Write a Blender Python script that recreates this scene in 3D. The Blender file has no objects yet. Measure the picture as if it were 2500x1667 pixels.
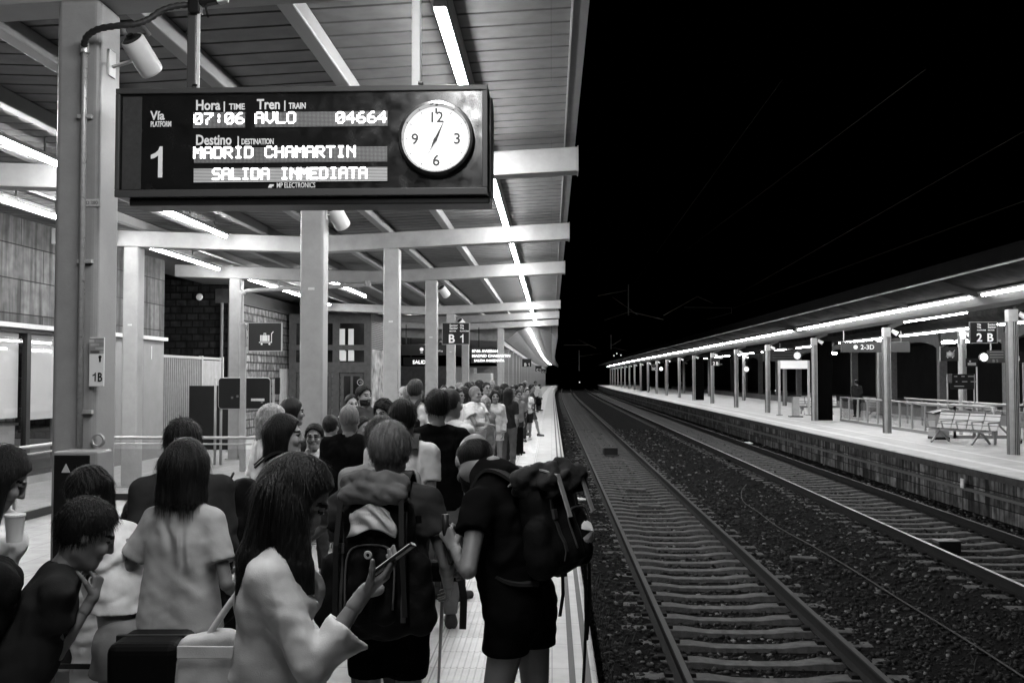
import bpy, bmesh, math, random
import numpy as np
from mathutils import Vector, Matrix
SC = bpy.context.scene
R = math.radians
# ------------------------------------------------------------------ camera
CAMZ = 1.98
YAW, PITCH, FPX = R(2.28), R(1.99), 2431.0
cam_d = bpy.data.cameras.new('camera'); cam = bpy.data.objects.new('camera', cam_d)
SC.collection.objects.link(cam)
cam.location = (0, 0, CAMZ)
cam.rotation_euler = (R(90) + PITCH, 0, YAW)
cam_d.sensor_width = 36.0; cam_d.lens = 36.0 * FPX / 2500.0
cam_d.clip_start = 0.05; cam_d.clip_end = 2000
SC.camera = cam
# ------------------------------------------------------------------ night sky and exposure
W = bpy.data.worlds.new('World'); SC.world = W; W.use_nodes = True
nt = W.node_tree; nt.nodes.clear()
sky = nt.nodes.new('ShaderNodeTexSky'); sky.sky_type = 'NISHITA'; sky.sun_disc = False
sky.sun_elevation = R(-12); sky.sun_rotation = R(200)
bw = nt.nodes.new('ShaderNodeRGBToBW')
bg = nt.nodes.new('ShaderNodeBackground'); bg.inputs['Strength'].default_value = 0.05
wo = nt.nodes.new('ShaderNodeOutputWorld')
nt.links.new(sky.outputs[0], bw.inputs[0]); nt.links.new(bw.outputs[0], bg.inputs['Color']); nt.links.new(bg.outputs[0], wo.inputs[0])
SC.view_settings.view_transform = 'Standard'; SC.view_settings.look = 'None'
SC.view_settings.exposure = 0.0; SC.view_settings.gamma = 1.0
LAMP = 138.0
SC.cycles.use_denoising = True; SC.cycles.use_adaptive_sampling = False
SC.cycles.max_bounces = 6; SC.cycles.diffuse_bounces = 2; SC.cycles.glossy_bounces = 3
SC.cycles.transparent_max_bounces = 12; SC.cycles.sample_clamp_indirect = 2.0
SC.cycles.caustics_reflective = False; SC.cycles.caustics_refractive = False

C = SC.collection
def cx(Y):
    """the platforms bend gently to the right far away"""
    t = np.maximum(np.asarray(Y, float) - 90.0, 0.0)
    return 7e-5 * t * t
def PX(x, y, Y):
    """world point on the ray through pixel (x, y) of the 2500 wide photograph at track distance Y"""
    u, v = (x - 1250) / FPX, (833.5 - y) / FPX
    F = (-math.sin(YAW), math.cos(YAW))
    cp, sp = math.cos(PITCH), math.sin(PITCH)
    k = cp - v * sp
    d = (F[0] * k + u * math.cos(YAW), F[1] * k + u * math.sin(YAW), sp + v * cp)
    s = Y / d[1]
    return Vector((d[0] * s, Y, CAMZ + d[2] * s))
# ------------------------------------------------------------------ materials
MAT = {}
def mat(name, c, rough=0.6, metal=0.0, var=0.0, vscale=6.0, bump=0.0, bscale=40.0, stretch=(1, 1, 1), emit=0.0, spec=0.22, coat=0.0, detail=6.0, sheen=0.0):
    if name in MAT: return MAT[name]
    m = bpy.data.materials.new(name); m.use_nodes = True
    t = m.node_tree; b = t.nodes['Principled BSDF']
    b.inputs['Base Color'].default_value = (c, c, c, 1); b.inputs['Roughness'].default_value = rough
    b.inputs['Metallic'].default_value = metal; b.inputs['Specular IOR Level'].default_value = spec
    b.inputs['Coat Weight'].default_value = coat
    b.inputs['Sheen Weight'].default_value = sheen
    if emit > 0:
        b.inputs['Emission Color'].default_value = (1, 1, 1, 1); b.inputs['Emission Strength'].default_value = emit
    if var or bump:
        tc = t.nodes.new('ShaderNodeTexCoord'); mp = t.nodes.new('ShaderNodeMapping')
        mp.inputs['Scale'].default_value = stretch
        t.links.new(tc.outputs['Object'], mp.inputs['Vector'])
        if var:
            n = t.nodes.new('ShaderNodeTexNoise'); n.inputs['Scale'].default_value = vscale; n.inputs['Detail'].default_value = detail
            n.inputs['Roughness'].default_value = 0.65
            t.links.new(mp.outputs[0], n.inputs['Vector'])
            mr = t.nodes.new('ShaderNodeMapRange')
            mr.inputs['From Min'].default_value = 0.3; mr.inputs['From Max'].default_value = 0.7
            mr.inputs['To Min'].default_value = c * (1 - var); mr.inputs['To Max'].default_value = min(c * (1 + var), 0.95)
            t.links.new(n.outputs['Fac'], mr.inputs['Value']); t.links.new(mr.outputs[0], b.inputs['Base Color'])
            m2 = t.nodes.new('ShaderNodeMapRange'); m2.inputs['From Min'].default_value = 0.3; m2.inputs['From Max'].default_value = 0.7
            m2.inputs['To Min'].default_value = max(rough - 0.12, 0.05); m2.inputs['To Max'].default_value = min(rough + 0.12, 1)
            t.links.new(n.outputs['Fac'], m2.inputs['Value']); t.links.new(m2.outputs[0], b.inputs['Roughness'])
        if bump:
            n2 = t.nodes.new('ShaderNodeTexNoise'); n2.inputs['Scale'].default_value = bscale; n2.inputs['Detail'].default_value = 5
            t.links.new(mp.outputs[0], n2.inputs['Vector'])
            bp = t.nodes.new('ShaderNodeBump'); bp.inputs['Strength'].default_value = bump; bp.inputs['Distance'].default_value = 0.02
            t.links.new(n2.outputs['Fac'], bp.inputs['Height']); t.links.new(bp.outputs[0], b.inputs['Normal'])
    MAT[name] = m
    return m
def brick_mat(name, c1, c2, mortar, bw_, bh, msize, axes=('Y', 'Z'), rough=0.8, bump=0.6, streak=0.0, offs=0.5, nvar=0.35):
    """masonry or paving: a brick pattern laid in object space on two chosen axes, broken by noise and streaks"""
    if name in MAT: return MAT[name]
    m = bpy.data.materials.new(name); m.use_nodes = True
    t = m.node_tree; b = t.nodes['Principled BSDF']; b.inputs['Roughness'].default_value = rough; b.inputs['Specular IOR Level'].default_value = .15
    L = t.links.new; N = t.nodes.new
    tc = N('ShaderNodeTexCoord'); sx = N('ShaderNodeSeparateXYZ'); L(tc.outputs['Object'], sx.inputs[0])
    cb = N('ShaderNodeCombineXYZ'); L(sx.outputs[axes[0]], cb.inputs[0]); L(sx.outputs[axes[1]], cb.inputs[1])
    nw = N('ShaderNodeTexNoise'); nw.inputs['Scale'].default_value = 3.0; L(tc.outputs['Object'], nw.inputs['Vector'])
    br = N('ShaderNodeTexBrick'); br.inputs['Scale'].default_value = 1.0; br.offset = offs
    br.inputs['Brick Width'].default_value = bw_; br.inputs['Row Height'].default_value = bh
    br.inputs['Mortar Size'].default_value = msize; br.inputs['Mortar Smooth'].default_value = 0.2
    for k, v in (('Color1', c1), ('Color2', c2), ('Mortar', mortar)): br.inputs[k].default_value = (v, v, v, 1)
    L(cb.outputs[0], br.inputs['Vector'])
    n = N('ShaderNodeTexNoise'); n.inputs['Scale'].default_value = 5.0; n.inputs['Detail'].default_value = 8; L(tc.outputs['Object'], n.inputs['Vector'])
    mr = N('ShaderNodeMapRange'); mr.inputs['From Min'].default_value = 0.3; mr.inputs['From Max'].default_value = 0.7
    mr.inputs['To Min'].default_value = 1 - nvar; mr.inputs['To Max'].default_value = 1 + nvar; L(n.outputs['Fac'], mr.inputs['Value'])
    mx = N('ShaderNodeMix'); mx.data_type = 'RGBA'; mx.blend_type = 'MULTIPLY'; mx.inputs['Factor'].default_value = 1
    L(br.outputs['Color'], mx.inputs['A']); L(mr.outputs[0], mx.inputs['B'])
    out = mx.outputs['Result']
    if streak:
        mp = N('ShaderNodeMapping'); mp.inputs['Scale'].default_value = (7, 7, 0.5); L(tc.outputs['Object'], mp.inputs['Vector'])
        n3 = N('ShaderNodeTexNoise'); n3.inputs['Scale'].default_value = 1.0; n3.inputs['Detail'].default_value = 6; L(mp.outputs[0], n3.inputs['Vector'])
        m3 = N('ShaderNodeMapRange'); m3.inputs['From Min'].default_value = 0.35; m3.inputs['From Max'].default_value = 0.62
        m3.inputs['To Min'].default_value = 1 - streak; m3.inputs['To Max'].default_value = 1.15; L(n3.outputs['Fac'], m3.inputs['Value'])
        mx2 = N('ShaderNodeMix'); mx2.data_type = 'RGBA'; mx2.blend_type = 'MULTIPLY'; mx2.inputs['Factor'].default_value = 1
        L(out, mx2.inputs['A']); L(m3.outputs[0], mx2.inputs['B']); out = mx2.outputs['Result']
    L(out, b.inputs['Base Color'])
    bp = N('ShaderNodeBump'); bp.inputs['Strength'].default_value = bump; bp.inputs['Distance'].default_value = 0.015
    ad = N('ShaderNodeMath'); ad.operation = 'MULTIPLY_ADD'; L(n.outputs['Fac'], ad.inputs[0]); ad.inputs[1].default_value = 0.5
    iv = N('ShaderNodeMath'); iv.operation = 'SUBTRACT'; iv.inputs[0].default_value = 1; L(br.outputs['Fac'], iv.inputs[1])
    L(iv.outputs[0], ad.inputs[2]); L(ad.outputs[0], bp.inputs['Height']); L(bp.outputs[0], b.inputs['Normal'])
    MAT[name] = m
    return m
# ------------------------------------------------------------------ mesh building
class MB:
    def __init__(s): s.v = []; s.f = []
    def add(s, vs, fs):
        o = len(s.v); s.v += [tuple(p) for p in vs]; s.f += [tuple(i + o for i in q) for q in fs]; return s
    def box(s, x0, x1, y0, y1, z0, z1):
        return s.add([(x, y, z) for z in (z0, z1) for y in (y0, y1) for x in (x0, x1)],
                     [(0, 2, 3, 1), (4, 5, 7, 6), (0, 1, 5, 4), (2, 6, 7, 3), (0, 4, 6, 2), (1, 3, 7, 5)])
    def cbox(s, c, d): return s.box(c[0] - d[0] / 2, c[0] + d[0] / 2, c[1] - d[1] / 2, c[1] + d[1] / 2, c[2] - d[2] / 2, c[2] + d[2] / 2)
    def bar(s, a, b, w, h, up=(0, 0, 1)):
        a, b = Vector(a), Vector(b); d = (b - a).normalized(); u = Vector(up)
        if abs(d.dot(u)) > 0.99: u = Vector((0, 1, 0))
        r = d.cross(u).normalized(); u = r.cross(d)
        vs = [p + r * sx * w / 2 + u * sz * h / 2 for p in (a, b) for sx, sz in ((-1, -1), (1, -1), (1, 1), (-1, 1))]
        return s.add(vs, [(3, 2, 1, 0), (4, 5, 6, 7), (0, 1, 5, 4), (1, 2, 6, 5), (2, 3, 7, 6), (3, 0, 4, 7)])
    def tube(s, pts, r, n=8, cap=True):
        pts = [Vector(p) for p in pts]; rs = r if isinstance(r, (list, tuple)) else [r] * len(pts)
        rings = []; pr = None
        for i, p in enumerate(pts):
            d = (pts[min(i + 1, len(pts) - 1)] - pts[max(i - 1, 0)]).normalized()
            if pr is None:
                pr = d.cross(Vector((0, 0, 1)) if abs(d.z) < 0.9 else Vector((1, 0, 0))).normalized()
            else: pr = (pr - d * pr.dot(d)).normalized()
            q = d.cross(pr)
            rings.append([p + (pr * math.cos(2 * math.pi * k / n) + q * math.sin(2 * math.pi * k / n)) * rs[i] for k in range(n)])
        vs = [v for g in rings for v in g]; fs = []
        for i in range(len(pts) - 1):
            for k in range(n):
                a, b = i * n + k, i * n + (k + 1) % n
                fs.append((a, b, b + n, a + n))
        if cap: fs += [tuple(range(n))[::-1], tuple(range((len(pts) - 1) * n, len(pts) * n))]
        return s.add(vs, fs)
    def disc(s, c, r, axis, t, n=32):
        c = Vector(c); a = Vector(axis).normalized()
        return s.tube([c - a * t / 2, c + a * t / 2], r, n)
    def ring(s, c, r0, r1, axis, t, n=40):
        """flat annulus with thickness"""
        c = Vector(c); a = Vector(axis).normalized(); p = a.orthogonal().normalized(); q = a.cross(p)
        vs = []
        for k in range(n):
            d = p * math.cos(2 * math.pi * k / n) + q * math.sin(2 * math.pi * k / n)
            vs += [c + d * r0 - a * t / 2, c + d * r1 - a * t / 2, c + d * (r1 - 0.25 * (r1 - r0)) + a * t / 2, c + d * r0 + a * t / 2]
        fs = []
        for k in range(n):
            i, j = 4 * k, 4 * ((k + 1) % n)
            for e in range(4): fs.append((i + e, i + (e + 1) % 4, j + (e + 1) % 4, j + e))
        return s.add(vs, fs)
    def prism(s, prof, p0, p1, axis='Y'):
        """closed profile of (a, b) pairs extruded along an axis"""
        n = len(prof)
        def pt(a, b, t): return {'Y': (a, t, b), 'X': (t, a, b), 'Z': (a, b, t)}[axis]
        vs = [pt(a, b, p0) for a, b in prof] + [pt(a, b, p1) for a, b in prof]
        fs = [tuple(range(n)), tuple(range(2 * n - 1, n - 1, -1))] + [(i, i + n, (i + 1) % n + n, (i + 1) % n) for i in range(n)]
        return s.add(vs, fs)
    def sweep(s, prof, Ys, closed=True, off=None):
        """profile of (x, z) swept along the bending track"""
        n = len(prof); vs = []
        for Y in Ys:
            o = float(cx(Y)) if off is None else off(Y)
            vs += [(x + o, Y, z) for x, z in prof]
        fs = []
        for i in range(len(Ys) - 1):
            for k in range(n if closed else n - 1):
                a, b = i * n + k, i * n + (k + 1) % n
                fs.append((a, b, b + n, a + n))
        if closed: fs += [tuple(range(n))[::-1], tuple(range((len(Ys) - 1) * n, len(Ys) * n))]
        return s.add(vs, fs)
    def build(s, name, m, parent=None, smooth=False, bevel=0.0, seg=2, auto=False):
        me = bpy.data.meshes.new(name); me.from_pydata(s.v, [], s.f)
        bm = bmesh.new(); bm.from_mesh(me); bmesh.ops.recalc_face_normals(bm, faces=bm.faces); bm.to_mesh(me); bm.free()
        me.materials.append(m)
        o = bpy.data.objects.new(name, me); C.objects.link(o)
        if smooth: me.polygons.foreach_set('use_smooth', [True] * len(me.polygons))
        if auto: me.set_sharp_from_angle(angle=R(35))
        if bevel:
            b = o.modifiers.new('bevel', 'BEVEL'); b.width = bevel; b.segments = seg; b.limit_method = 'ANGLE'; b.angle_limit = R(40)
        if parent: o.parent = parent
        return o
def tag(o, label=None, cat=None, group=None, kind=None):
    if label: o['label'] = label
    if cat: o['category'] = cat
    if group: o['group'] = group
    if kind: o['kind'] = kind
    return o
def thing(name, label, cat, loc=(0, 0, 0), rz=0.0, group=None):
    o = bpy.data.objects.new(name, None); C.objects.link(o); o.location = loc; o.rotation_euler = (0, 0, rz)
    o.empty_display_size = 0.1
    return tag(o, label, cat, group)
def struct(o): return tag(o, kind='structure')
def dup(root, loc=None, rz=None, label=None, group=None):
    r = root.copy(); C.objects.link(r)
    if loc is not None: r.location = loc
    if rz is not None: r.rotation_euler = (0, 0, rz)
    tag(r, label, None, group)
    for ch in list(root.children):
        c = ch.copy(); C.objects.link(c); c.parent = r
        for g in list(ch.children):
            d = g.copy(); C.objects.link(d); d.parent = c
    return r
def figure_one(name, h, loc, m, parent=None, th=.002):
    """a figure 1 with its flag, standing upright, facing the camera; h is its height"""
    p = [(.24, 0), (.38, 0), (.38, 1), (.29, 1), (.24, .88), (.14, .79), (0, .73), (0, .60), (.12, .63), (.24, .71)]
    mb = MB(); vs = [(x * h, 0, z * h) for x, z in p] + [(x * h, -th, z * h) for x, z in p]; n = len(p)
    mb.add(vs, [tuple(range(n)), tuple(range(2 * n - 1, n - 1, -1))] + [(i, i + n, (i + 1) % n + n, (i + 1) % n) for i in range(n)])
    o = mb.build(name, m, parent); o.location = loc; return o
def text(name, body, size, loc, m, parent=None, align='LEFT', rot=(R(90), 0, 0), extr=0.0015, sx=1.0, bold=0.0):
    cu = bpy.data.curves.new('lettering_curve', 'FONT'); cu.body = body; cu.size = size; cu.extrude = extr; cu.align_x = align; cu.offset = bold
    cu.resolution_u = 3
    ob = bpy.data.objects.new('lettering_source', cu); C.objects.link(ob)
    dg = bpy.context.evaluated_depsgraph_get(); dg.update()
    me = bpy.data.meshes.new_from_object(ob.evaluated_get(dg))
    bpy.data.objects.remove(ob)
    me.name = name; me.materials.clear(); me.materials.append(m)
    o = bpy.data.objects.new(name, me); C.objects.link(o)
    o.location = loc; o.rotation_euler = rot; o.scale = (sx, 1, 1)
    if parent: o.parent = parent
    return o
# ================================================================== the setting
rng = np.random.default_rng(7); random.seed(7)
YF = [-8, 0, 8, 16, 24, 32, 40, 50, 60, 70, 80, 90, 100, 110, 120, 130, 140, 150, 160, 170, 180, 190, 200, 215, 230, 245, 260]
PE, RT, RZ, RE = 0.30, -0.69, 0.08, 8.72          # platform edge, rail top, far platform level, far platform edge
m_floor = brick_mat('platform_paving', 0.31, 0.35, 0.19, 0.8, 0.4, 0.006, ('Y', 'X'), rough=0.55, bump=0.12, nvar=0.14)
m_slab = brick_mat('edge_slab', 0.44, 0.48, 0.28, 0.62, 3.0, 0.005, ('Y', 'X'), rough=0.6, bump=0.12, offs=0.0, nvar=0.10)
m_line = mat('dark_edge_line', 0.06, 0.6, var=0.35, vscale=9)
m_pale = mat('pale_edge_line', 0.65, 0.6, var=0.12, vscale=12)
# ground far below everything
g = MB(); g.add([(-400, -40, -1.5), (400, -40, -1.5), (400, 600, -1.5), (-400, 600, -1.5)], [(0, 1, 2, 3)])
struct(g.build('ground', mat('dark_ground', 0.02, 0.95, var=0.4, vscale=0.4)))
# near platform
p = MB(); p.sweep([(-24, 0), (-24, -1.2), (PE - 0.12, -1.2), (PE - 0.12, -0.16), (PE, -0.16), (PE, -0.012), (PE - 0.012, 0)], YF)
struct(p.build('platform', m_floor))
p = MB(); p.sweep([(-0.36, 0.004), (PE - 0.03, 0.004)], YF, closed=False); struct(p.build('platform_edge_paving', m_slab))
for nm, x0, x1 in (('platform_line', 0.112, 0.154), ('platform_line', 0.214, 0.256)):
    p = MB(); p.sweep([(x0, 0.008), (x1, 0.008)], YF, closed=False); struct(p.build(nm, m_line))
p = MB(); p.sweep([(-0.93, 0.004), (-0.85, 0.004)], YF, closed=False); struct(p.build('platform_line', m_pale))
# tactile strip: ribbed paving slabs with raised bars, kept as real relief
mt = brick_mat('tactile_paving', 0.58, 0.64, 0.34, 0.4, 0.4, 0.006, ('Y', 'X'), rough=0.6, bump=0.2, offs=0.0, nvar=0.12)
p = MB(); p.sweep([(-0.84, 0.005), (-0.37, 0.005)], YF, closed=False)
for k in range(11):
    x = -0.825 + k * 0.044
    p.sweep([(x - 0.008, 0.005), (x - 0.005, 0.0105), (x + 0.005, 0.0105), (x + 0.008, 0.005)], YF[1:], closed=False)
struct(p.build('tactile_paving', mt))
# track bed
m_bal = mat('ballast_bed', 0.006, 0.95, spec=.03, var=0.6, vscale=26, bump=1.0, bscale=34)
p = MB(); xs = [PE - .15, .5, .8, 1.08, 1.3, 2.08, 2.86, 3.08, 3.5, 4.0, 4.6, 5.2, 5.6, 5.88, 6.12, 6.88, 7.64, 7.88, 8.4, RE + .2]
zs = [-.84, -.87, -.855, -.86, -.925, -.94, -.925, -.86, -.87, -.93, -.95, -.92, -.87, -.86, -.925, -.94, -.925, -.86, -.86, -.85]
YB = list(np.arange(-4, 60, 2.0)) + YF[8:]
p.sweep(list(zip(xs, zs)), YB, closed=False); struct(p.build('track_bed', m_bal))
# loose stones of the ballast near the camera
def stones(n, Y0, Y1, smin, smax, X0=0.32, X1=8.7):
    t = (1 + 5 ** .5) / 2
    V = np.array([(-1, t, 0), (1, t, 0), (-1, -t, 0), (1, -t, 0), (0, -1, t), (0, 1, t), (0, -1, -t), (0, 1, -t), (t, 0, -1), (t, 0, 1), (-t, 0, -1), (-t, 0, 1)]) / 1.9
    F = np.array([(0, 11, 5), (0, 5, 1), (0, 1, 7), (0, 7, 10), (0, 10, 11), (1, 5, 9), (5, 11, 4), (11, 10, 2), (10, 7, 6), (7, 1, 8), (3, 9, 4), (3, 4, 2), (3, 2, 6), (3, 6, 8), (3, 8, 9), (4, 9, 5), (2, 4, 11), (6, 2, 10), (8, 6, 7), (9, 8, 1)])
    x = rng.uniform(X0, X1, n); y = rng.uniform(Y0, Y1, n); z = np.interp(x, xs, zs)
    s = rng.uniform(smin, smax, n) * rng.uniform(0.7, 1.3, n)
    P = V[None] * rng.uniform(0.6, 1.25, (n, 12, 1)) * (s[:, None, None] * rng.uniform(0.6, 1.2, (n, 1, 3)))
    a = rng.uniform(0, 6.28, n); ca, sa = np.cos(a)[:, None], np.sin(a)[:, None]
    P = np.stack([P[..., 0] * ca - P[..., 1] * sa, P[..., 0] * sa + P[..., 1] * ca, P[..., 2] * 0.75], -1)
    P += np.stack([x, y, z + s * rng.uniform(-0.2, 0.35, n)], -1)[:, None]
    return P.reshape(-1, 3), (F[None] + 12 * np.arange(n)[:, None, None]).reshape(-1, 3)
def raw_mesh(name, V, F, m, smooth=False):
    me = bpy.data.meshes.new(name); n = len(F); k = F.shape[1]
    me.vertices.add(len(V)); me.vertices.foreach_set('co', np.ascontiguousarray(V, np.float32).ravel())
    me.loops.add(n * k); me.loops.foreach_set('vertex_index', np.ascontiguousarray(F, np.int32).ravel())
    me.polygons.add(n); me.polygons.foreach_set('loop_start', np.arange(0, n * k, k, dtype=np.int32))
    if smooth: me.polygons.foreach_set('use_smooth', np.ones(n, bool))
    me.update(calc_edges=True); me.materials.append(m)
    o = bpy.data.objects.new(name, me); C.objects.link(o); return o
def stone_mat():
    m = mat('ballast_stone', 0.07, 0.9, spec=.08)
    t = m.node_tree; b = t.nodes['Principled BSDF']; gi = t.nodes.new('ShaderNodeNewGeometry'); rp = t.nodes.new('ShaderNodeValToRGB')
    e = rp.color_ramp.elements; e[0].color = (.008, .008, .008, 1); e[1].position = 0.9; e[1].color = (.04, .04, .04, 1)
    k = e.new(0.97); k.color = (.15, .15, .15, 1)
    t.links.new(gi.outputs['Random Per Island'], rp.inputs[0]); t.links.new(rp.outputs[0], b.inputs['Base Color']); return m
A = [stones(12500, 4.5, 13, .022, .038), stones(11000, 13, 26, .028, .045), stones(6000, 26, 55, .04, .06)]
VV = np.concatenate([a[0] for a in A]); off = np.cumsum([0] + [len(a[0]) for a in A[:-1]])
FF = np.concatenate([a[1] + o for a, o in zip(A, off)])
tag(raw_mesh('ballast_gravel', VV, FF, stone_mat()), 'dark crushed stone ballast lying between and around the tracks', 'gravel', kind='stuff')
# rails
m_rail = mat('rusty_rail', 0.016, 0.8, 0.0, spec=.05, var=0.3, vscale=20)
m_top = mat('polished_rail_head', 0.22, 0.46, 1.0, var=0.15, vscale=30)
m_dull = mat('dull_rail_head', 0.05, 0.7, 0.0, var=0.3, vscale=30)
def rail(x, label, mh=None):
    r = tag(None or MB().sweep([(x - .07, RT - .16), (x + .07, RT - .16), (x + .07, RT - .15), (x + .012, RT - .13), (x + .012, RT - .045), (x + .036, RT - .035), (x + .036, RT - .006), (x + .03, RT), (x - .03, RT), (x - .036, RT - .006), (x - .036, RT - .035), (x - .012, RT - .045), (x - .012, RT - .13), (x - .07, RT - .15)], YB).build('rail', m_rail), label, 'rail')
    MB().sweep([(x - .028, RT + .002), (x + .028, RT + .002)], YB, closed=False).build('rail_head', mh or m_top, r)
rail(1.21, 'rusty steel rail closest to the crowded platform', m_dull)
rail(2.95, 'second rail from the crowded platform, inner rail of its track', m_dull)
rail(6.01, 'rail of the track by the empty platform, side facing the middle gravel')
rail(7.75, 'rail running closest to the stained wall of the empty platform', m_dull)
# sleepers: concrete monoblocks, thinner in the middle
m_slp = mat('concrete_sleeper', 0.085, 0.9, var=0.45, vscale=9, bump=0.4, bscale=60)
def sleeper_mb():
    mb = MB(); st = [(-1.3, .13, .02), (-1.15, .14, 0), (-.6, .14, .0), (-.35, .115, -.030), (0, .105, -.036), (.35, .115, -.030), (.6, .14, 0), (1.15, .14, 0), (1.3, .13, .02)]
    vs = []
    for x, hw, dz in st:
        z = RT - .165 + min(dz, 0)
        vs += [(x, -hw, z - .16), (x, hw, z - .16), (x, hw * .8, z), (x, -hw * .8, z)]
    fs = [(3, 2, 1, 0), tuple(range(len(vs) - 4, len(vs)))]
    for i in range(len(st) - 1):
        for k in range(4): fs.append((4 * i + k, 4 * i + (k + 1) % 4, 4 * i + 4 + (k + 1) % 4, 4 * i + 4 + k))
    return mb.add(vs, fs)
base = sleeper_mb().build('sleeper', m_slp, bevel=.008)
tag(base, 'worn concrete sleeper under the rails beside the crowded platform', 'sleeper', 'sleepers of the track by the crowded platform')
clips = []
for s in (-.87, .87):
    for d_ in (-.11, .11): clips.append(MB().cbox((s + d_, 0, RT - .148), (.075, .11, .04)).build('rail_clip', m_rail, base, bevel=.006))
rest = MB()
for ax, lab, grp, Y0, first in ((2.08, None, None, 4.2, True), (6.88, 'worn concrete sleeper under the rails beside the empty platform', 'sleepers of the track by the empty platform', 9.0, False)):
    for k in range(118 if first else 112):
        Y = Y0 + .6 * k + rng.uniform(-.015, .015)
        if first and k == 0: o = base
        else:
            o = base.copy(); C.objects.link(o)
            if lab: tag(o, lab, None, grp)
            if k < 18:
                for cl in clips: c2 = cl.copy(); C.objects.link(c2); c2.parent = o
        o.location = (ax + float(cx(Y)), Y, rng.uniform(-.006, .004)); o.rotation_euler = (0, 0, rng.uniform(-.008, .008))
    Y = Y0 + .6 * (118 if first else 112)
    while Y < 170:
        b = sleeper_mb(); rest.add([(x + ax + float(cx(Y)), y + Y, z) for x, y, z in b.v], b.f); Y += .6
tag(rest.build('far_sleepers', m_slp), 'distant concrete sleepers of both tracks merging into stripes', 'sleepers', kind='stuff')
# small things on the track bed
def junction(x, Y, z, s, lab):
    t = thing('trackside_box', lab, 'box', (x, Y, z), .1)
    MB().cbox((0, 0, .13 * s), (.55 * s, .4 * s, .26 * s)).build('body', mat('black_box', .015, .5), t, bevel=.02)
    MB().cbox((0, 0, .275 * s), (.58 * s, .43 * s, .03 * s)).build('lid', mat('box_lid', .05, .5), t, bevel=.01)
q = PX(2000, 1225, 17.0); junction(6.42, 16.6, -.88, .68, 'black trackside box standing between the rails by the empty platform')
junction(2.1, 36, -.84, .9, 'small dark box lying far down the track by the crowded platform')
def slab(x, Y, z, rz, lab, l=.42):
    t = MB().cbox((0, 0, 0), (l, .13, .06)).build('concrete_block', m_slp, bevel=.012); t.location = (x, Y, z); t.rotation_euler = (.1, .05, rz); tag(t, lab, 'block')
slab(3.95, 15.9, -.88, .05, 'broken concrete block on the gravel between the two tracks')
slab(2.1, 21.5, -.80, .02, 'pale concrete block between the rails, closer of two', .5)
slab(2.05, 24.6, -.80, 0, 'pale concrete block between the rails, farther of two', .5)
def litter(x, Y, z, s, lab):
    bm = bmesh.new(); bmesh.ops.create_icosphere(bm, subdivisions=3, radius=s)
    for v in bm.verts: v.co = Vector((v.co.x * 1.3, v.co.y, v.co.z * .35)) * (1 + .35 * math.sin(v.co.x * 50 / (s * 10)) * math.cos(v.co.y * 63 / (s * 10)))
    me = bpy.data.meshes.new('plastic_bag'); bm.to_mesh(me); bm.free(); me.materials.append(mat('white_plastic', .7, .4))
    o = bpy.data.objects.new('plastic_bag', me); C.objects.link(o); o.location = (x, Y, z); return tag(o, lab, 'litter')
litter(.62, 22.8, -.82, .11, 'crumpled white plastic bag on the gravel beside the platform edge')
litter(5.15, 8.35, -.9, .07, 'crumpled pale wrapper on the gravel between the two tracks')
litter(8.15, 42, -.82, .16, 'crumpled white bag far off beside the stained platform wall')
# loose cable on the gravel
cab = [PX(1822, 1185, 15), PX(1812, 1205, 14.6), PX(1822, 1235, 13.9), PX(1860, 1258, 13.2), PX(1900, 1290, 12.3), PX(1990, 1340, 11.2), PX(2090, 1400, 10), PX(2200, 1470, 8.95), PX(2330, 1550, 8.0), PX(2470, 1640, 7.2), PX(2600, 1730, 6.6)]
def ground_hit(x, y, z):
    a, b = PX(x, y, 5.0), PX(x, y, 50.0); t = (z - a.z) / (b.z - a.z); return a.lerp(b, t)
cab = [ground_hit(x, y, -.90) + Vector((0, 0, .03)) for x, y in ((1822, 1185), (1810, 1203), (1816, 1228), (1850, 1252), (1900, 1290), (1990, 1340), (2090, 1400), (2200, 1470), (2330, 1550), (2470, 1640), (2600, 1730))]
from mathutils.geometry import interpolate_bezier
def smooth_path(pts, n=6):
    out = []; P = [Vector(p) for p in pts]
    for i in range(len(P) - 1):
        a, b = P[i], P[i + 1]; ta = (P[i + 1] - P[max(i - 1, 0)]) / 6; tb = (P[min(i + 2, len(P) - 1)] - P[i]) / 6
        out += list(interpolate_bezier(a, a + ta, b - tb, b, n + 1))[:-1]
    return out + [P[-1]]
tag(MB().tube(smooth_path(cab), .010, 6).build('loose_cable', mat('grey_cable', .05, .7, spec=.1), smooth=True), 'loose grey cable snaking over the gravel between the tracks', 'cable')
# weeds along the foot of the near platform
wv, wf = [], []
for k in range(1500):
    Y = rng.uniform(4.5, 14); x = PE + abs(rng.normal(.12, .16)); z = -.86
    if rng.random() < .15: x = rng.uniform(3.3, 5.6); z = -.94
    a = rng.uniform(0, 6.28); h = rng.uniform(.03, .13); lean = rng.uniform(.1, .7); d = Vector((math.cos(a), math.sin(a), 0)); s = Vector((-d.y, d.x, 0)) * .004
    b = Vector((x, Y, z)); i = len(wv); wv += [b - s, b + s, b + d * lean * h * .5 + s * .7 + Vector((0, 0, h * .7)), b + d * lean * h + Vector((0, 0, h))]
    wf += [(i, i + 1, i + 2), (i, i + 2, i + 3)]
tag(raw_mesh('weeds', np.array([tuple(v) for v in wv]), np.array(wf), mat('dry_weed', .06, .8)), 'thin dry weeds sprouting along the foot of the crowded platform', 'weeds', kind='stuff')
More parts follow.
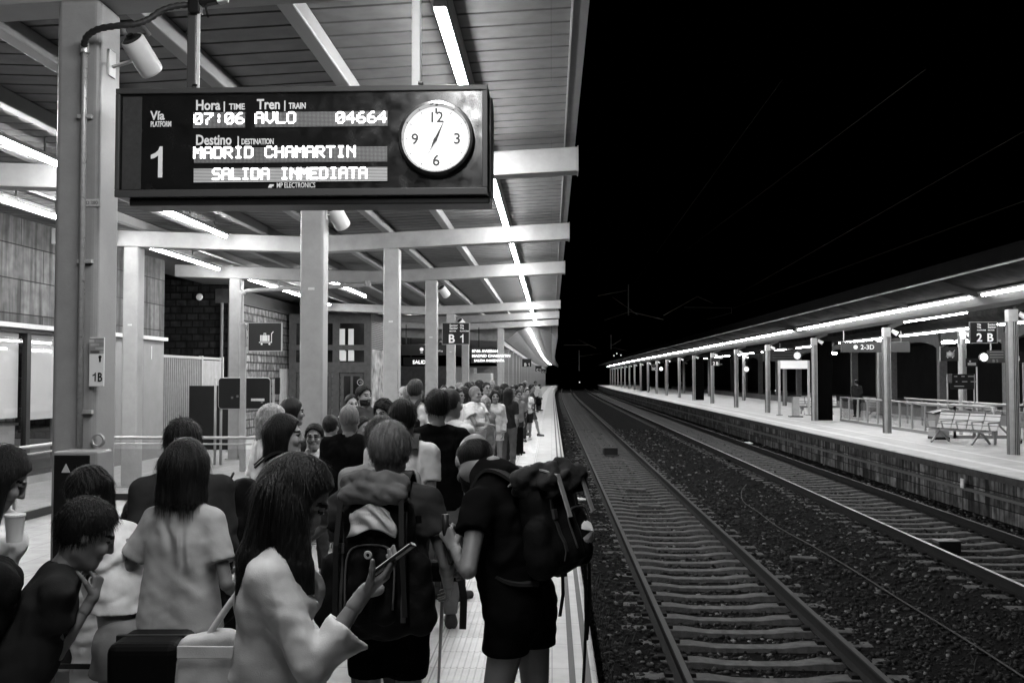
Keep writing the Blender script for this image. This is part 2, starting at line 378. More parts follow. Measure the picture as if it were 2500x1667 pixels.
# far platform
m_wall = brick_mat('stained_platform_wall', .03, .13, .008, 0.55, .30, .012, ('Y', 'Z'), rough=.9, bump=.9, streak=.85, nvar=.55)
YR = [6, 14, 22, 30, 40, 50, 60, 70, 80, 90, 100, 115, 130, 145, 160, 180, 200, 215]
p = MB(); p.sweep([(RE + .05, RZ - .17), (RE + .05, -1.3), (RE + .5, -1.3), (RE + .5, RZ - .17)], YR); o = struct(p.build('platform_wall', m_wall))
m_far = mat('far_platform_paving', .42, .6, var=.28, vscale=1.6, bump=.15, bscale=20)
p = MB(); p.sweep([(RE, RZ - .17), (RE, RZ - .02), (RE + .02, RZ), (17.2, RZ), (17.2, -1.3), (16.8, -1.3), (16.8, RZ - .17)], YR); struct(p.build('far_platform', m_far))
p = MB()
for x0, x1 in ((9.28, 9.5), (10.3, 10.42)): p.sweep([(x0, RZ + .004), (x1, RZ + .004)], YR, closed=False)
struct(p.build('far_platform_line', mat('far_pale_line', .6, .6, var=.15, vscale=8)))
p = MB(); p.sweep([(RE - .004, RZ - .17), (RE - .004, RZ - .03)], YR, closed=False); struct(p.build('far_platform_coping', mat('coping_stone', .04, .9, var=.5, vscale=5, bump=.5)))
# cable duct on the far wall with a small white marker
d = MB(); d.sweep([(RE - .03, -.42), (RE + .05, -.42), (RE + .05, -.36), (RE - .03, -.36)], YR); tag(d.build('wall_conduit', mat('dark_conduit', .08, .6)), 'dark conduit running along the stained wall of the empty platform', 'conduit')
mk = MB().cbox((0, 0, 0), (.03, .16, .2)).build('marker_plate', mat('white_plate', .6, .5), bevel=.01); mk.location = (RE - .05, 21.5, -.28); tag(mk, 'small white marker plate on the wall of the empty platform', 'plate')
# third platform far across
p = MB(); p.sweep([(22.0, RZ), (22.0, -1.3), (30, -1.3), (30, RZ)], [30, 60, 90, 120, 150, 190]); struct(p.build('distant_platform', mat('distant_paving', .3, .8, var=.2, vscale=1)))
# ================================================================== near canopy
H0 = CAMZ
def beam_z(x):   # underside of the beams: shallow butterfly with its valley at x = -4.3
    return H0 + (2.21 + .0478 * (x + 4.3) if x > -4.3 else 2.21 + .038 * (-4.3 - x))
m_steel = mat('grey_painted_steel', .30, .42, var=.14, vscale=3.5, bump=.06, bscale=70, spec=.3)
m_deck = brick_mat('roof_sheet', .095, .115, .065, 6, 2.4, .004, ('X', 'Y'), rough=.45, bump=.05, nvar=.22)
m_purl = mat('roof_purlin_paint', .24, .45, var=.12, vscale=4)
FR = [6.0, 11.88, 17.75, 23.65, 35.75, 41.75, 47.75]
can = thing('platform_canopy', 'shallow butterfly canopy of ribbed sheet on grey steel beams over the crowded platform', 'canopy')
def deck_z(x): return beam_z(x) + .29 + .155
d = MB(); Y = -5.8; ys = []
while Y < 48.6:
    ys += [(Y, 0), (Y + .262, 0), (Y + .268, .05), (Y + .292, .05)]; Y += .30
xx = [-11.0, -9.0, -4.3, -4.2, .17]
vs = [(x, y, deck_z(x) + dz) for y, dz in ys for x in xx]; n = len(xx)
d.add(vs, [(i * n + k, i * n + k + 1, (i + 1) * n + k + 1, (i + 1) * n + k) for i in range(len(ys) - 1) for k in range(n - 1)])
d.build('roof_deck', m_deck, can)
fa = MB(); fa.prism([(.17, deck_z(.17) - .035), (.29, deck_z(.17) - .035), (.29, deck_z(.17) + .2), (.27, deck_z(.17) + .2), (.27, deck_z(.17) - .01), (.17, deck_z(.17) - .01)], -5.8, 48.6)
fa.build('gutter', mat('gutter_paint', .10, .5, var=.2, vscale=5), can)
fl = MB().prism([(.155, deck_z(.17) - .05), (.17, deck_z(.17) - .05), (.17, deck_z(.17) + .01), (.155, deck_z(.17) + .01)], -5.8, 48.6)
fl.build('edge_flashing', m_purl, can)
for px in (-.80, -1.88, -2.96, -4.05, -5.15, -6.25, -7.35, -8.45):
    z0 = beam_z(px) + .291
    MB().box(px - .065, px + .065, -5.8, 48.3, z0, z0 + .15).build('purlin', m_purl, can, bevel=.012)
for Y in FR + [.1]:
    b = MB(); xs_ = [-9.05, -4.3, .31]
    prof = [(x, beam_z(x)) for x in xs_] + [(x, beam_z(x) + .288) for x in xs_[::-1]]
    b.prism(prof, Y - .14, Y + .14).build('beam', m_steel, can, bevel=.012)
    if Y < 5: continue
    e = MB().box(.31, .322, Y - .15, Y + .15, beam_z(.31) - .012, beam_z(.31) + .3); e.build('beam_end_plate', m_steel, can, bevel=.004)
# columns: square tubes with rounded corners
ordn = ['first', 'second', 'third', 'fourth', 'fifth', 'sixth', 'seventh', 'eighth', 'ninth', 'tenth', 'eleventh', 'twelfth', 'thirteenth', 'fourteenth']
m_sticker = mat('pale_sticker', .55, .5, var=.2, vscale=60)
def column(x, Y, label, w=.28, dep=.30, sticker=None, z1=None, m=m_steel, plate=True):
    t = thing('steel_column', label, 'column', (x, Y, 0))
    z1 = z1 if z1 else beam_z(x) + .004
    MB().box(-w / 2, w / 2, -dep / 2, dep / 2, 0, z1).build('shaft', m, t, bevel=.035, seg=4)
    if plate: MB().box(-w / 2 - .05, w / 2 + .05, -dep / 2 - .05, dep / 2 + .05, 0, .02).build('base_plate', m, t, bevel=.004)
    if sticker: MB().cbox((.0, -dep / 2 - .002, sticker), (.075, .004, .03)).build('sticker', m_sticker, t)
    return t
colA = [column(-2.86, 6.0, 'large grey column nearest the camera carrying the 1B plate and conduit', .27, .30),
        column(-2.86, 11.88, 'pale grey column below the middle of the hanging departure board, a loudspeaker high on it', sticker=3.02),
        column(-2.86, 17.75, 'pale grey column just left of the bearded man, second one beyond the board', sticker=2.95),
        column(-2.86, 23.65, 'pale grey column to which the B 1 sector sign is bracketed', sticker=2.9),
        column(-3.62, 35.75, 'grey column partly hidden behind the left half of the B 1 sector sign', .32, .32, sticker=2.85),
        column(-3.62, 41.75, 'narrow grey column just right of the B 1 sector sign', .30, .30),
        column(-2.45, 47.75, 'grey column at the end of the butterfly canopy beside the far bright display', .33, .33)]
colB = [column(-7.58, 17.75, 'pale grey column of the back row seen just right of the nearest column', sticker=2.9),
        column(-7.58, 23.65, 'grey back row column with a drainpipe bent round its head')]
# drainpipe running from the valley gutter to the back row column
pts = smooth_path([(-4.35, 23.42, H0 + 2.17), (-5.5, 23.42, H0 + 2.11), (-7.1, 23.42, H0 + 2.04), (-7.33, 23.42, H0 + 1.97), (-7.4, 23.42, H0 + 1.75), (-7.4, 23.42, 1.0), (-7.4, 23.42, .05)], 5)
dp = thing('drainpipe', 'grey drainpipe running under the beam and down the back row column', 'pipe', (0, 0, 0))
MB().tube(pts, .05, 12).build('pipe', m_steel, dp, smooth=True)
MB().disc((-4.35, 23.42, H0 + 2.19), .07, (0, 0, 1), .14, 16).build('outlet', m_steel, dp)
# ------------------------------------------------------------------ fluorescent lamps
m_tube = mat('lit_tube', .8, .4, emit=LAMP); m_house = mat('lamp_housing', .55, .45)
def lamp(x, Y0, Y1, h, label, hang=True, group=None, w=.085):
    t = thing('fluorescent_lamp', label, 'lamp', (x, Y0, H0 + h), 0, group)
    L = Y1 - Y0
    n = max(2, round(L / .7)); MB().sweep([(-w / 2, .01), (-w * .38, -.025), (0, -.04), (w * .38, -.025), (w / 2, .01)], list(np.linspace(.03, L - .03, n + 1)), off=lambda y: 0).build('tube', m_tube, t)
    MB().box(-w * .55, w * .55, 0, L, .012, .06).build('housing', m_house, t, bevel=.006)
    if hang:
        k = MB(); n = 4
        for i in range(n):
            y = L * (i + .5) / n; k.box(-.008, .008, y - .008, y + .008, .06, max(deck_z(x) - H0 - h, .1))
        k.build('hanger', m_steel, t)
    return t
bays = [(.8, 4.95), (6.9, 11.62), (12.5, 17.5), (18.35, 23.4), (24.3, 35.5), (36.3, 41.5), (42.3, 47.5)]
nb = ['over the phone user', 'beside the clock of the departure board', 'just past the departure board', 'beyond the second beam', 'long one past the fourth beam', 'short far one before the last beams', 'farthest under the steel beams']
for (a, b), s in zip(bays, nb): lamp(-.785, a, b, 2.585, 'fluorescent strip along the track side of the canopy, ' + s)
for (a, b), s in zip([(6.9, 11.6), (12.6, 17.3), (24.6, 30.5), (42.3, 46)], ['beside the first column', 'directly under the departure board', 'small far one above the glazed lift', 'tiny one over the far hanging sign']):
    lamp(-5.75, a, b, 2.47, 'fluorescent strip over the middle of the crowd, ' + s)
for (a, b), s in zip([(12.5, 17.2), (18.6, 23.2), (24.4, 35.0)], ['above the shop window at the photo edge', 'ending beside the drainpipe column', 'along the rough stone wall']):
    lamp(-7.87, a, b, 2.53, 'fluorescent strip over the station building side, ' + s)
# ------------------------------------------------------------------ old canopy further on: a curved soffit on a long row of posts
oc = thing('far_canopy', 'older long canopy with a curved pale soffit bending away beyond the steel beams', 'canopy')
YO = [48.9, 55, 62, 70, 80, 90, 100, 112, 125, 140, 155, 170, 185, 200, 215]
sof = [(-9.5, H0 + 2.0), (-2.7, H0 + 1.72), (-2.25, H0 + 1.72), (-1.7, H0 + 2.2), (-1.15, H0 + 2.42), (-.6, H0 + 2.36), (0, H0 + 2.12), (.25, H0 + 1.9), (.3, H0 + 1.88), (.3, H0 + 2.5), (-2.4, H0 + 3.0), (-9.5, H0 + 3.0)]
MB().sweep(sof, YO).build('soffit', brick_mat('pale_soffit', .24, .28, .12, .5, 40, .02, ('Y', 'X'), rough=.6, bump=.1, offs=0, nvar=.2), oc)
MB().sweep([(-2.62, H0 + 1.5), (-2.33, H0 + 1.5), (-2.33, H0 + 1.74), (-2.62, H0 + 1.74)], YO).build('edge_beam', m_steel, oc)
Y = 54.0; k = 0
proto = None
while Y < 212:
    if proto is None:
        proto = thing('canopy_post', 'pale post of the far canopy in a long row merging with distance', 'column', (-2.48, Y, 0), 0, 'posts of the far canopy')
        MB().box(-.16, .16, -.16, .16, 0, H0 + 1.52).build('shaft', m_steel, proto, bevel=.03)
        MB().box(-.2, .2, -.2, .2, H0 + 1.34, H0 + 1.5).build('capital', m_steel, proto, bevel=.02)
    else: dup(proto, (-2.48 + float(cx(Y)), Y, 0))
    Y += 6.0
for i, (a, b) in enumerate(((49.4, 88), (89, 128), (129, 168), (169, 206))):
    t = thing('fluorescent_lamp', ['long fluorescent line under the curved soffit, nearest stretch', 'second stretch of the bent fluorescent line under the far soffit', 'third stretch of the bent fluorescent line under the far soffit', 'last stretch of the fluorescent line where the platform bends away'][i], 'lamp')
    Yq = list(np.linspace(a, b, 24))
    MB().sweep([(-1.2, H0 + 2.36), (-1.06, H0 + 2.36), (-1.06, H0 + 2.31), (-1.2, H0 + 2.31)], Yq).build('tube', mat('far_tube', .8, .4, emit=LAMP * .25), t)
    MB().sweep([(-1.23, H0 + 2.43), (-1.03, H0 + 2.43), (-1.03, H0 + 2.365), (-1.23, H0 + 2.365)], Yq).build('housing', m_house, t)
# ------------------------------------------------------------------ conduit, cable, speakers, plates on the columns
m_cond = mat('galvanised_pipe', .5, .35, .3, var=.15, vscale=30); m_black = mat('black_plastic', .012, .45); m_white = mat('white_enamel', .75, .35, var=.06, vscale=5)
cd = thing('conduit', 'thin pale conduit running up the face of the nearest column', 'conduit')
q0, q1 = PX(207, 118, 5.82), PX(194, 1095, 5.82)
MB().tube([(q0.x, 5.822, q0.z), (q0.x + .0, 5.822, q0.z - .3), (q1.x, 5.822, q1.z)], .017, 10).build('pipe', m_cond, cd, smooth=True)
MB().disc((q0.x, 5.822, q0.z), .027, (0, 0, 1), .06, 14).build('coupling', m_cond, cd)
for yy in (285, 638, 1005):
    a = PX(203, yy, 5.83); MB().cbox((a.x + .012, 5.832, a.z), (.085, .03, .022)).build('clamp', m_cond, cd)
cbp = smooth_path([PX(205, 112, 5.80), PX(212, 90, 5.76), PX(240, 72, 5.72), PX(285, 64, 5.70), PX(330, 60, 5.72), PX(362, 48, 5.76), PX(398, 25, 5.8), PX(440, 14, 5.84), PX(478, 14, 5.88)], 8)
mb = MB(); rr = [.019 + .0025 * math.sin(i * 2.1) for i in range(len(cbp))]
tag(mb.tube(cbp, rr, 10).build('flexible_hose', mat('dark_hose', .03, .5), smooth=True), 'dark ribbed hose arching from the nearest column over to the camera bracket', 'hose')
def speaker(base, axis, L, rad, mount, label):
    """white cylinder loudspeaker held off a column; base = back end, axis = the way it points"""
    t = thing('loudspeaker', label, 'loudspeaker', base); a = Vector(axis).normalized()
    MB().tube([Vector((0, 0, 0)), a * L * .04, a * L * .9, a * L * .98, a * L], [rad * .95, rad, rad, rad * .96, rad * .9], 32).build('body', m_white, t, smooth=True, auto=True)
    MB().ring(-a * .004, 0.0, rad * .88, -a, .012, 28).build('back_cover', mat('speaker_back', .04, .5), t)
    MB().tube([-a * .03, -a * .008], [rad * .3, rad * .34], 14).build('cable_gland', m_black, t)
    MB().ring(a * (L + .003), 0.0, rad * .86, a, .006, 28).build('grille', mat('speaker_grille', .2, .5), t)
    mid = a * L * .55; mo = Vector(mount) - Vector(base)
    k = MB(); k.bar(mo, mid, .03, .012); k.bar(mo + Vector((0, 0, .1)), mo - Vector((0, 0, .06)), .012, .09); k.build('bracket', m_white, t)
    return t
S = PX(322, 96, 5.9); speaker(S, (.27, .70, -.66), .235, .073, (-2.72, 6.0, S.z - .14), 'white cylinder loudspeaker high on the nearest column')
tag(MB().tube(smooth_path([S + Vector((-.03, -.02, .02)), S + Vector((-.05, .0, .07)), S + Vector((.03, .03, .10)), S + Vector((.09, .05, .04))], 6), .013, 8).build('speaker_cable', mat('grey_cable_sleeve', .2, .5), smooth=True), 'short grey cable looped over the loudspeaker on the nearest column', 'cable')
S = PX(812, 506, 11.95); speaker(S, (.30, .66, -.68), .30, .10, (-2.72, 11.9, S.z - .1), 'white cylinder loudspeaker just under the departure board')
S = PX(1077, 702, 23.7); speaker(S, (.42, .5, -.62), .27, .10, (-2.72, 23.65, S.z - .1), 'small white loudspeaker up on the column with the B 1 sign')
S = PX(1122, 782, 35.8); speaker(S, (.45, .5, -.6), .3, .12, (-3.46, 35.75, S.z - .1), 'tiny loudspeaker peeping over the top of the B 1 sign')
# camera on its bracket beside the hanger pole
t = thing('security_camera', 'white security camera on a black bracket at the top of the left hanger pole', 'camera', PX(478, 12, 5.85))
MB().cbox((0, 0, .0), (.07, .07, .12)).build('bracket', m_black, t, bevel=.01)
MB().bar((0.02, 0, .02), (.13, 0, .045), .075, .07).build('body', m_black, t, bevel=.015)
MB().bar((.13, 0, .03), (.19, 0, .045), .06, .058).build('hood', m_white, t, bevel=.008)
MB().bar((.05, 0, .07), (.2, 0, .085), .1, .012).build('sun_shield', m_black, t)
MB().tube([(.06, 0, -.01), (.07, 0, -.05), (.08, -.01, -.08)], .008, 8).build('lead', m_black, t)
# plate 1B on the right side of the first column, with a strip of advert on top
t = thing('column_plate', 'white plate reading 1B fixed on the right edge of the nearest column', 'sign', (-2.715, 5.84, 0))
a, b = PX(258, 824, 5.84), PX(295, 943, 5.84)
MB().box(-.035, .055, -.02, -.008, b.z, a.z).build('plate', mat('white_sign', .85, .45), t, bevel=.003)
MB().box(-.034, .054, -.0225, -.0205, a.z - .095, a.z - .004).build('advert_strip', brick_mat('advert_print', .5, .05, .25, .06, .022, .004, ('X', 'Z'), rough=.5, bump=0, nvar=.6), t)
m_ink = mat('black_ink', .015, .5)
figure_one('lettering', .052, (-.012, -.0205, b.z + .03), m_ink, t)
text('lettering', 'B', .075, (.018, -.0222, b.z + .03), m_ink, t, sx=.7, bold=.001)
MB().disc((.032, -.022, b.z + .175), .009, (0, 1, 0), .003, 12).box(.027, .037, -.0235, -.0205, b.z + .145, b.z + .168).build('pictogram', m_ink, t)
st = MB().cbox((0, 0, 0), (.098, .004, .042)).build('label_sticker', m_sticker); a = PX(226, 495, 5.845); st.location = (a.x, 5.845, a.z)
tag(st, 'pale label sticker on the face of the nearest column below the conduit bend', 'sticker')
text('lettering', 'D.380', .03, (-.04, -.0035, -.011), mat('faded_ink', .16, .6), st)
em = thing('cross_sticker', 'small round cross shaped sticker on the face of the nearest column', 'sticker', (PX(229, 886, 5.843).x, 5.845, PX(229, 886, 5.843).z))
MB().cbox((0, 0, -.02), (.05, .003, .008)).ring((0, 0, .004), .012, .02, (0, -1, 0), .003, 20).build('rim', mat('grey_print', .34, .6), em)
MB().cbox((0, -.002, .004), (.034, .002, .005)).cbox((0, -.003, .004), (.005, .002, .034)).build('cross', m_ink, em)
ho = MB().ring((0, 0, 0), .03, .042, (0, -1, 0), .02, 24).build('ring_handle', mat('dim_steel', .3, .4), auto=True); a = PX(238, 1075, 5.83); ho.location = (a.x, 5.835, a.z); tag(ho, 'small round ring low on the face of the nearest column', 'ring')
# cabinet standing before the first column
t = thing('validator_cabinet', 'black faced metal cabinet standing before the nearest column with a small triangle emblem', 'cabinet', (PX(184, 1100, 5.45).x, 5.45, 0))
zt = PX(184, 1102, 5.45).z
MB().box(-.125, .125, 0, .2, .35, zt).build('housing', m_steel, t, bevel=.012)
MB().box(-.115, .085, -.012, -.001, .4, zt - .02).build('front_panel', mat('gloss_black', .012, .25), t, bevel=.003)
MB().box(-.05, .05, .06, .14, 0, .352).build('foot', m_steel, t)
tr = MB().prism([(-.07, zt - .115), (-.02, zt - .115), (-.045, zt - .065)], -.0155, -.0125).build('emblem', mat('pale_print', .5, .5), t)
# ------------------------------------------------------------------ the departure board with its clock
m_cab = mat('board_case', .035, .4, var=.15, vscale=8); m_face = mat('board_face', .008, .2, var=.2, vscale=10, spec=.5)
m_let = mat('board_letter', .55, .5, emit=.22)
BY = 5.72
tl, br_ = PX(283, 217, BY), PX(1190.5, 475, BY)
BX0, BX1, BZ0, BZ1 = tl.x, br_.x, br_.z, tl.z
bd = thing('departure_board', 'black hanging departure board with a round clock, Via 1, nearest to the camera', 'information board', (0, BY, 0))
MB().box(BX0, BX1, .03, .30, BZ0, BZ1).build('case', m_cab, bd, bevel=.008)
fr = MB(); bw2 = .032
fr.box(BX0, BX1, -.004, .0295, BZ1 - bw2, BZ1).box(BX0, BX1, -.004, .0295, BZ0, BZ0 + bw2 + .01).box(BX0, BX0 + bw2 * .7, -.004, .0295, BZ0 + bw2 + .01, BZ1 - bw2).box(BX1 - bw2, BX1, -.004, .0295, BZ0 + bw2 + .01, BZ1 - bw2)
fr.build('frame', mat('board_frame', .06, .35), bd, bevel=.004)
MB().box(BX0 + .02, BX1 - bw2 + .002, .012, .0295, BZ0 + .03, BZ1 - .03).build('front_panel', m_face, bd)
def bp(x, y): a = PX(x, y, BY); return a.x, a.z
x0, z0 = bp(296, 462); x1, z1 = bp(345, 236); MB().box(x0, x1, .006, .011, z0, z1).build('side_panel', mat('grey_side_panel', .05, .5, var=.2, vscale=30), bd)
MB().box(BX0 + .07, BX1 + .01, .04, .26, BZ0 - .045, BZ0 - .001).build('bottom_rail', mat('bottom_rail_black', .015, .4), bd, bevel=.008)
MB().box(BX1 + .001, BX1 + .02, .06, .28, BZ0 + .02, BZ1 - .06).build('side_cover', m_cab, bd, bevel=.005)
lx, lz = bp(476, 269)
for body, x, y, sz, sxx, bo in (('Hora', 476, 268, 26, .84, .0018), ('|', 543, 266, 20, 1, .001), ('TIME', 558, 267, 15.5, .88, .0011), ('Tren', 626, 266, 26, .84, .0018), ('|', 691, 264, 20, 1, .001), ('TRAIN', 704, 265, 15.5, .70, .0011), ('Vía', 366, 292, 23, .9, .0015), ('PLATFORM', 366, 309, 14, .56, .0010),
                              ('Destino', 476, 353, 26, .80, .0018), ('|', 577, 351, 20, 1, .001), ('DESTINATION', 588, 352, 14.5, .64, .0011), ('MP ELECTRONICS', 674, 458, 13.5, .66, .0003)):
    x, z = bp(x, y); text('lettering', body, sz * 1.02 * BY / FPX * 1.34, (x, .0085, z), m_let, bd, sx=sxx, bold=bo)
x, z = bp(366, 433); figure_one('lettering', 78 * BY / FPX, (x, .0105, z), m_let, bd)
x, z = bp(653, 458); MB().prism([(x, z), (x + .022, z), (x + .024, z + .008), (x + .032, z + .008), (x + .036, z + .02), (x + .01, z + .02)], .008, .0115).build('emblem', m_let, bd)
FONT = {'0': '01110 10001 10011 10101 11001 10001 01110', '7': '11111 00001 00010 00100 01000 01000 01000', '6': '00110 01000 10000 11110 10001 10001 01110', ':': '00000 00100 00100 00000 00100 00100 00000',
        '4': '00010 00110 01010 10010 11111 00010 00010', '5': '11111 10000 11110 00001 00001 10001 01110', 'A': '01110 10001 10001 11111 10001 10001 10001', 'V': '10001 10001 10001 10001 10001 01010 00100', 'L': '10000 10000 10000 10000 10000 10000 11111',
        'O': '01110 10001 10001 10001 10001 10001 01110', 'M': '10001 11011 10101 10101 10001 10001 10001', 'D': '11110 10001 10001 10001 10001 10001 11110', 'R': '11110 10001 10001 11110 10100 10010 10001', 'I': '01110 00100 00100 00100 00100 00100 01110',
        'C': '01110 10001 10000 10000 10000 10001 01110', 'H': '10001 10001 10001 11111 10001 10001 10001', 'T': '11111 00100 00100 00100 00100 00100 00100', 'N': '10001 11001 10101 10011 10001 10001 10001', 'S': '01111 10000 10000 01110 00001 00001 11110', 'E': '11111 10000 10000 11110 10000 10000 11111', ' ': '0 0 0 0 0 0 0'}
m_led = mat('lit_led', .8, .4, emit=6.0)
def dots_mat(name, pitch, lit, rows=False):
    m = bpy.data.materials.new(name); m.use_nodes = True; t = m.node_tree; b = t.nodes['Principled BSDF']; L = t.links.new; N = t.nodes.new
    b.inputs['Roughness'].default_value = .4
    tc = N('ShaderNodeTexCoord'); sp = N('ShaderNodeSeparateXYZ'); L(tc.outputs['Object'], sp.inputs[0]); prod = None
    for ax in (('Z',) if rows else ('X', 'Z')):
        d = N('ShaderNodeMath'); d.operation = 'DIVIDE'; d.inputs[1].default_value = pitch; L(sp.outputs[ax], d.inputs[0])
        f = N('ShaderNodeMath'); f.operation = 'FRACT'; L(d.outputs[0], f.inputs[0])
        s = N('ShaderNodeMath'); s.operation = 'GREATER_THAN'; s.inputs[1].default_value = .42; L(f.outputs[0], s.inputs[0])
        if prod is None: prod = s.outputs[0]
        else:
            k = N('ShaderNodeMath'); k.operation = 'MULTIPLY'; L(prod, k.inputs[0]); L(s.outputs[0], k.inputs[1]); prod = k.outputs[0]
    mr = N('ShaderNodeMapRange'); mr.inputs['To Min'].default_value = .012; mr.inputs['To Max'].default_value = .25; L(prod, mr.inputs['Value']); L(mr.outputs[0], b.inputs['Base Color'])
    e = N('ShaderNodeMath'); e.operation = 'MULTIPLY'; e.inputs[1].default_value = lit; L(prod, e.inputs[0])
    b.inputs['Emission Color'].default_value = (1, 1, 1, 1); L(e.outputs[0], b.inputs['Emission Strength']); return m
m_dots = dots_mat('led_matrix', .0078, .16); m_rows = dots_mat('led_rows', .0085, .40, True)
def led_panel(xa, ya, xb, yb, items, m=m_dots, hpx=29):
    x0, z0 = bp(xa, yb); x1, z1 = bp(xb, ya)
    t = MB().box(x0, x1, .004, .0105, z0, z1).build('led_panel', m, bd)
    mb = MB()
    for body, xs, xe, ytop in items:
        a, zt = bp(xs, ytop); b, _ = bp(xe, ytop); n = len(body); cw = (b - a) / (n - .15); pv = hpx * BY / FPX / 7
        for i, ch in enumerate(body):
            for r, row in enumerate(FONT[ch].split()):
                for c, v in enumerate(row):
                    if v == '1':
                        X = a + i * cw + c * cw / 5.9; Z = zt - r * pv; mb.box(X, X + cw / 5.9 * .98, .0005, .0038, Z - pv * .97, Z)
    mb.build('lit_text', m_led, t)
led_panel(471, 273, 597, 312, [('07:06', 473, 596, 276)])
led_panel(622, 271, 946, 310, [('AVLO', 622, 722, 274), ('04664', 820, 944, 273)])
led_panel(472, 357, 945, 398, [('MADRID CHAMARTIN', 472, 868, 359)])
led_panel(472, 408, 945, 446, [('SALIDA INMEDIATA', 518, 896, 411)], m_rows)
# clock
xc, zc = bp(1066, 341); CR = 94 * BY / FPX
ck = thing('clock', 'round white faced analogue clock with chrome rim on the departure board', 'clock', (xc, BY, zc))
m_chrome = mat('chrome_rim', .35, .16, 1.0)
bm = MB(); prof = [(CR, .008), (CR, -.03), (CR * .97, -.05), (CR * .9, -.052), (CR * .845, -.03), (CR * .845, .0)]
n = 56; vs = []; fs = []
for k in range(n):
    ca, sa = math.cos(2 * math.pi * k / n), math.sin(2 * math.pi * k / n); vs += [(r * ca, y, r * sa) for r, y in prof]
for k in range(n):
    i, j = 6 * k, 6 * ((k + 1) % n); fs += [(i + e, i + e + 1, j + e + 1, j + e) for e in range(5)]
bm.add(vs, fs).build('rim', m_chrome, ck, smooth=True, auto=True)
MB().disc((0, -.012, 0), CR * .85, (0, 1, 0), .02, 48).build('dial', mat('lit_dial', .75, .5, emit=.85), ck)
mk = MB()
for k in range(12):
    a = math.radians(30 * k); r0, r1 = (.66 if k == 0 else .74) * CR, .8 * CR
    if k in (3, 6, 9): r0 = .765 * CR
    mk.bar((r0 * math.sin(a), -.0235, r0 * math.cos(a)), (r1 * math.sin(a), -.0235, r1 * math.cos(a)), .012 if k == 0 else .005, .002, up=(0, 1, 0))
m_num = mat('dial_ink', .09, .5); mk.build('hour_marks', m_num, ck)
for body, dx, dz in (('12', -.004, .43), ('3', .55, -.14), ('6', 0, -.71), ('9', -.56, -.14)):
    text('numeral', body, CR * .40, (dx * CR, -.0225, dz * CR), m_num, ck, 'CENTER', bold=.0015)
def hand(nm, ang, l, tail, w, y):
    a = math.radians(ang); d = Vector((math.sin(a), 0, math.cos(a))); s = Vector((d.z, 0, -d.x)); m_h = m_num
    vs = [-d * tail, d * l * .12 + s * w, d * l, d * l * .12 - s * w]; vs = [v + Vector((0, y, 0)) for v in vs] + [v + Vector((0, y - .003, 0)) for v in vs]
    MB().add(vs, [(3, 2, 1, 0), (4, 5, 6, 7), (0, 1, 5, 4), (1, 2, 6, 5), (2, 3, 7, 6), (3, 0, 4, 7)]).build(nm, m_h, ck)
hand('minute_hand', 24, CR * .52, CR * .25, .0075, -.026); hand('hour_hand', 208, CR * .3, CR * .12, .011, -.030); hand('second_hand', 206, CR * .78, CR * .2, .0025, -.034)
MB().disc((0, -.036, 0), .008, (0, 1, 0), .006, 16).build('hub', m_num, ck)
# hangers of the board
for (px, lab, dark) in ((470, 'dark square hanger pole above the left part of the departure board', True), (1017, 'pale square hanger pole above the clock end of the departure board', False)):
    a = PX(px, 200, BY + .16); t = thing('hanger_pole', lab, 'pole', (a.x, BY + .16, BZ1))
    MB().box(-.026, .026, -.03, .03, 0, 1.2).build('tube', mat('dark_pole_paint', .06, .5) if dark else m_white, t, bevel=.006)
    MB().box(-.04, .04, -.045, .045, 0, .035).build('bracket', m_steel, t, bevel=.004)
    MB().disc((.03, -.03, .05), .012, (1, 0, 0), .03, 12).build('bolt', m_chrome, t)
a = PX(480, 220, BY + .1)
tag(MB().box(a.x - .009, a.x + .009, BY + .12, BY + .128, BZ1, BZ1 + .9).build('hanging_strap', m_white, bevel=.002), 'bright flat strap beside the left hanger pole of the departure board', 'strap')
# ================================================================== station building side
m_clad = brick_mat('stone_cladding', .07, .12, .015, 1.6, .62, .012, ('Y', 'Z'), rough=.75, bump=.25, streak=.6, nvar=.3)
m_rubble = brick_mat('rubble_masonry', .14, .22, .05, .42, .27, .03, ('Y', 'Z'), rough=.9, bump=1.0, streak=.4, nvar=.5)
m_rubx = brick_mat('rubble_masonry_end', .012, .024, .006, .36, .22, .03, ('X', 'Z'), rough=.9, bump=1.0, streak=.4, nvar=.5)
m_dark = mat('dark_recess', .012, .9); m_frame = mat('dark_window_frame', .02, .4)
sb = thing('station_building', 'station building with large stone slabs over a shop window and a grey door', 'building')
WX = -9.6; LZ = H0 + .95
MB().box(WX - .4, WX, -4, 24.3, LZ, 5.6).build('wall', m_clad, sb)
MB().box(WX - .4, WX, 19.55, 24.3, 0, LZ - .09).build('lower_wall', mat('grey_render', .2, .7, var=.15, vscale=3), sb)
MB().box(WX - .02, WX + .10, -4, 24.32, LZ - .085, LZ - .002).build('lintel', mat('pale_lintel', .5, .6, var=.1), sb)
MB().box(WX - .4, WX + .004, -4, 19.55, 0, .14).build('plinth', m_steel, sb)
MB().box(WX - 3.6, WX - 3.5, -4, 19.5, 0, LZ).build('inner_wall', mat('shop_inner', .05, .7, var=.4, vscale=2), sb)
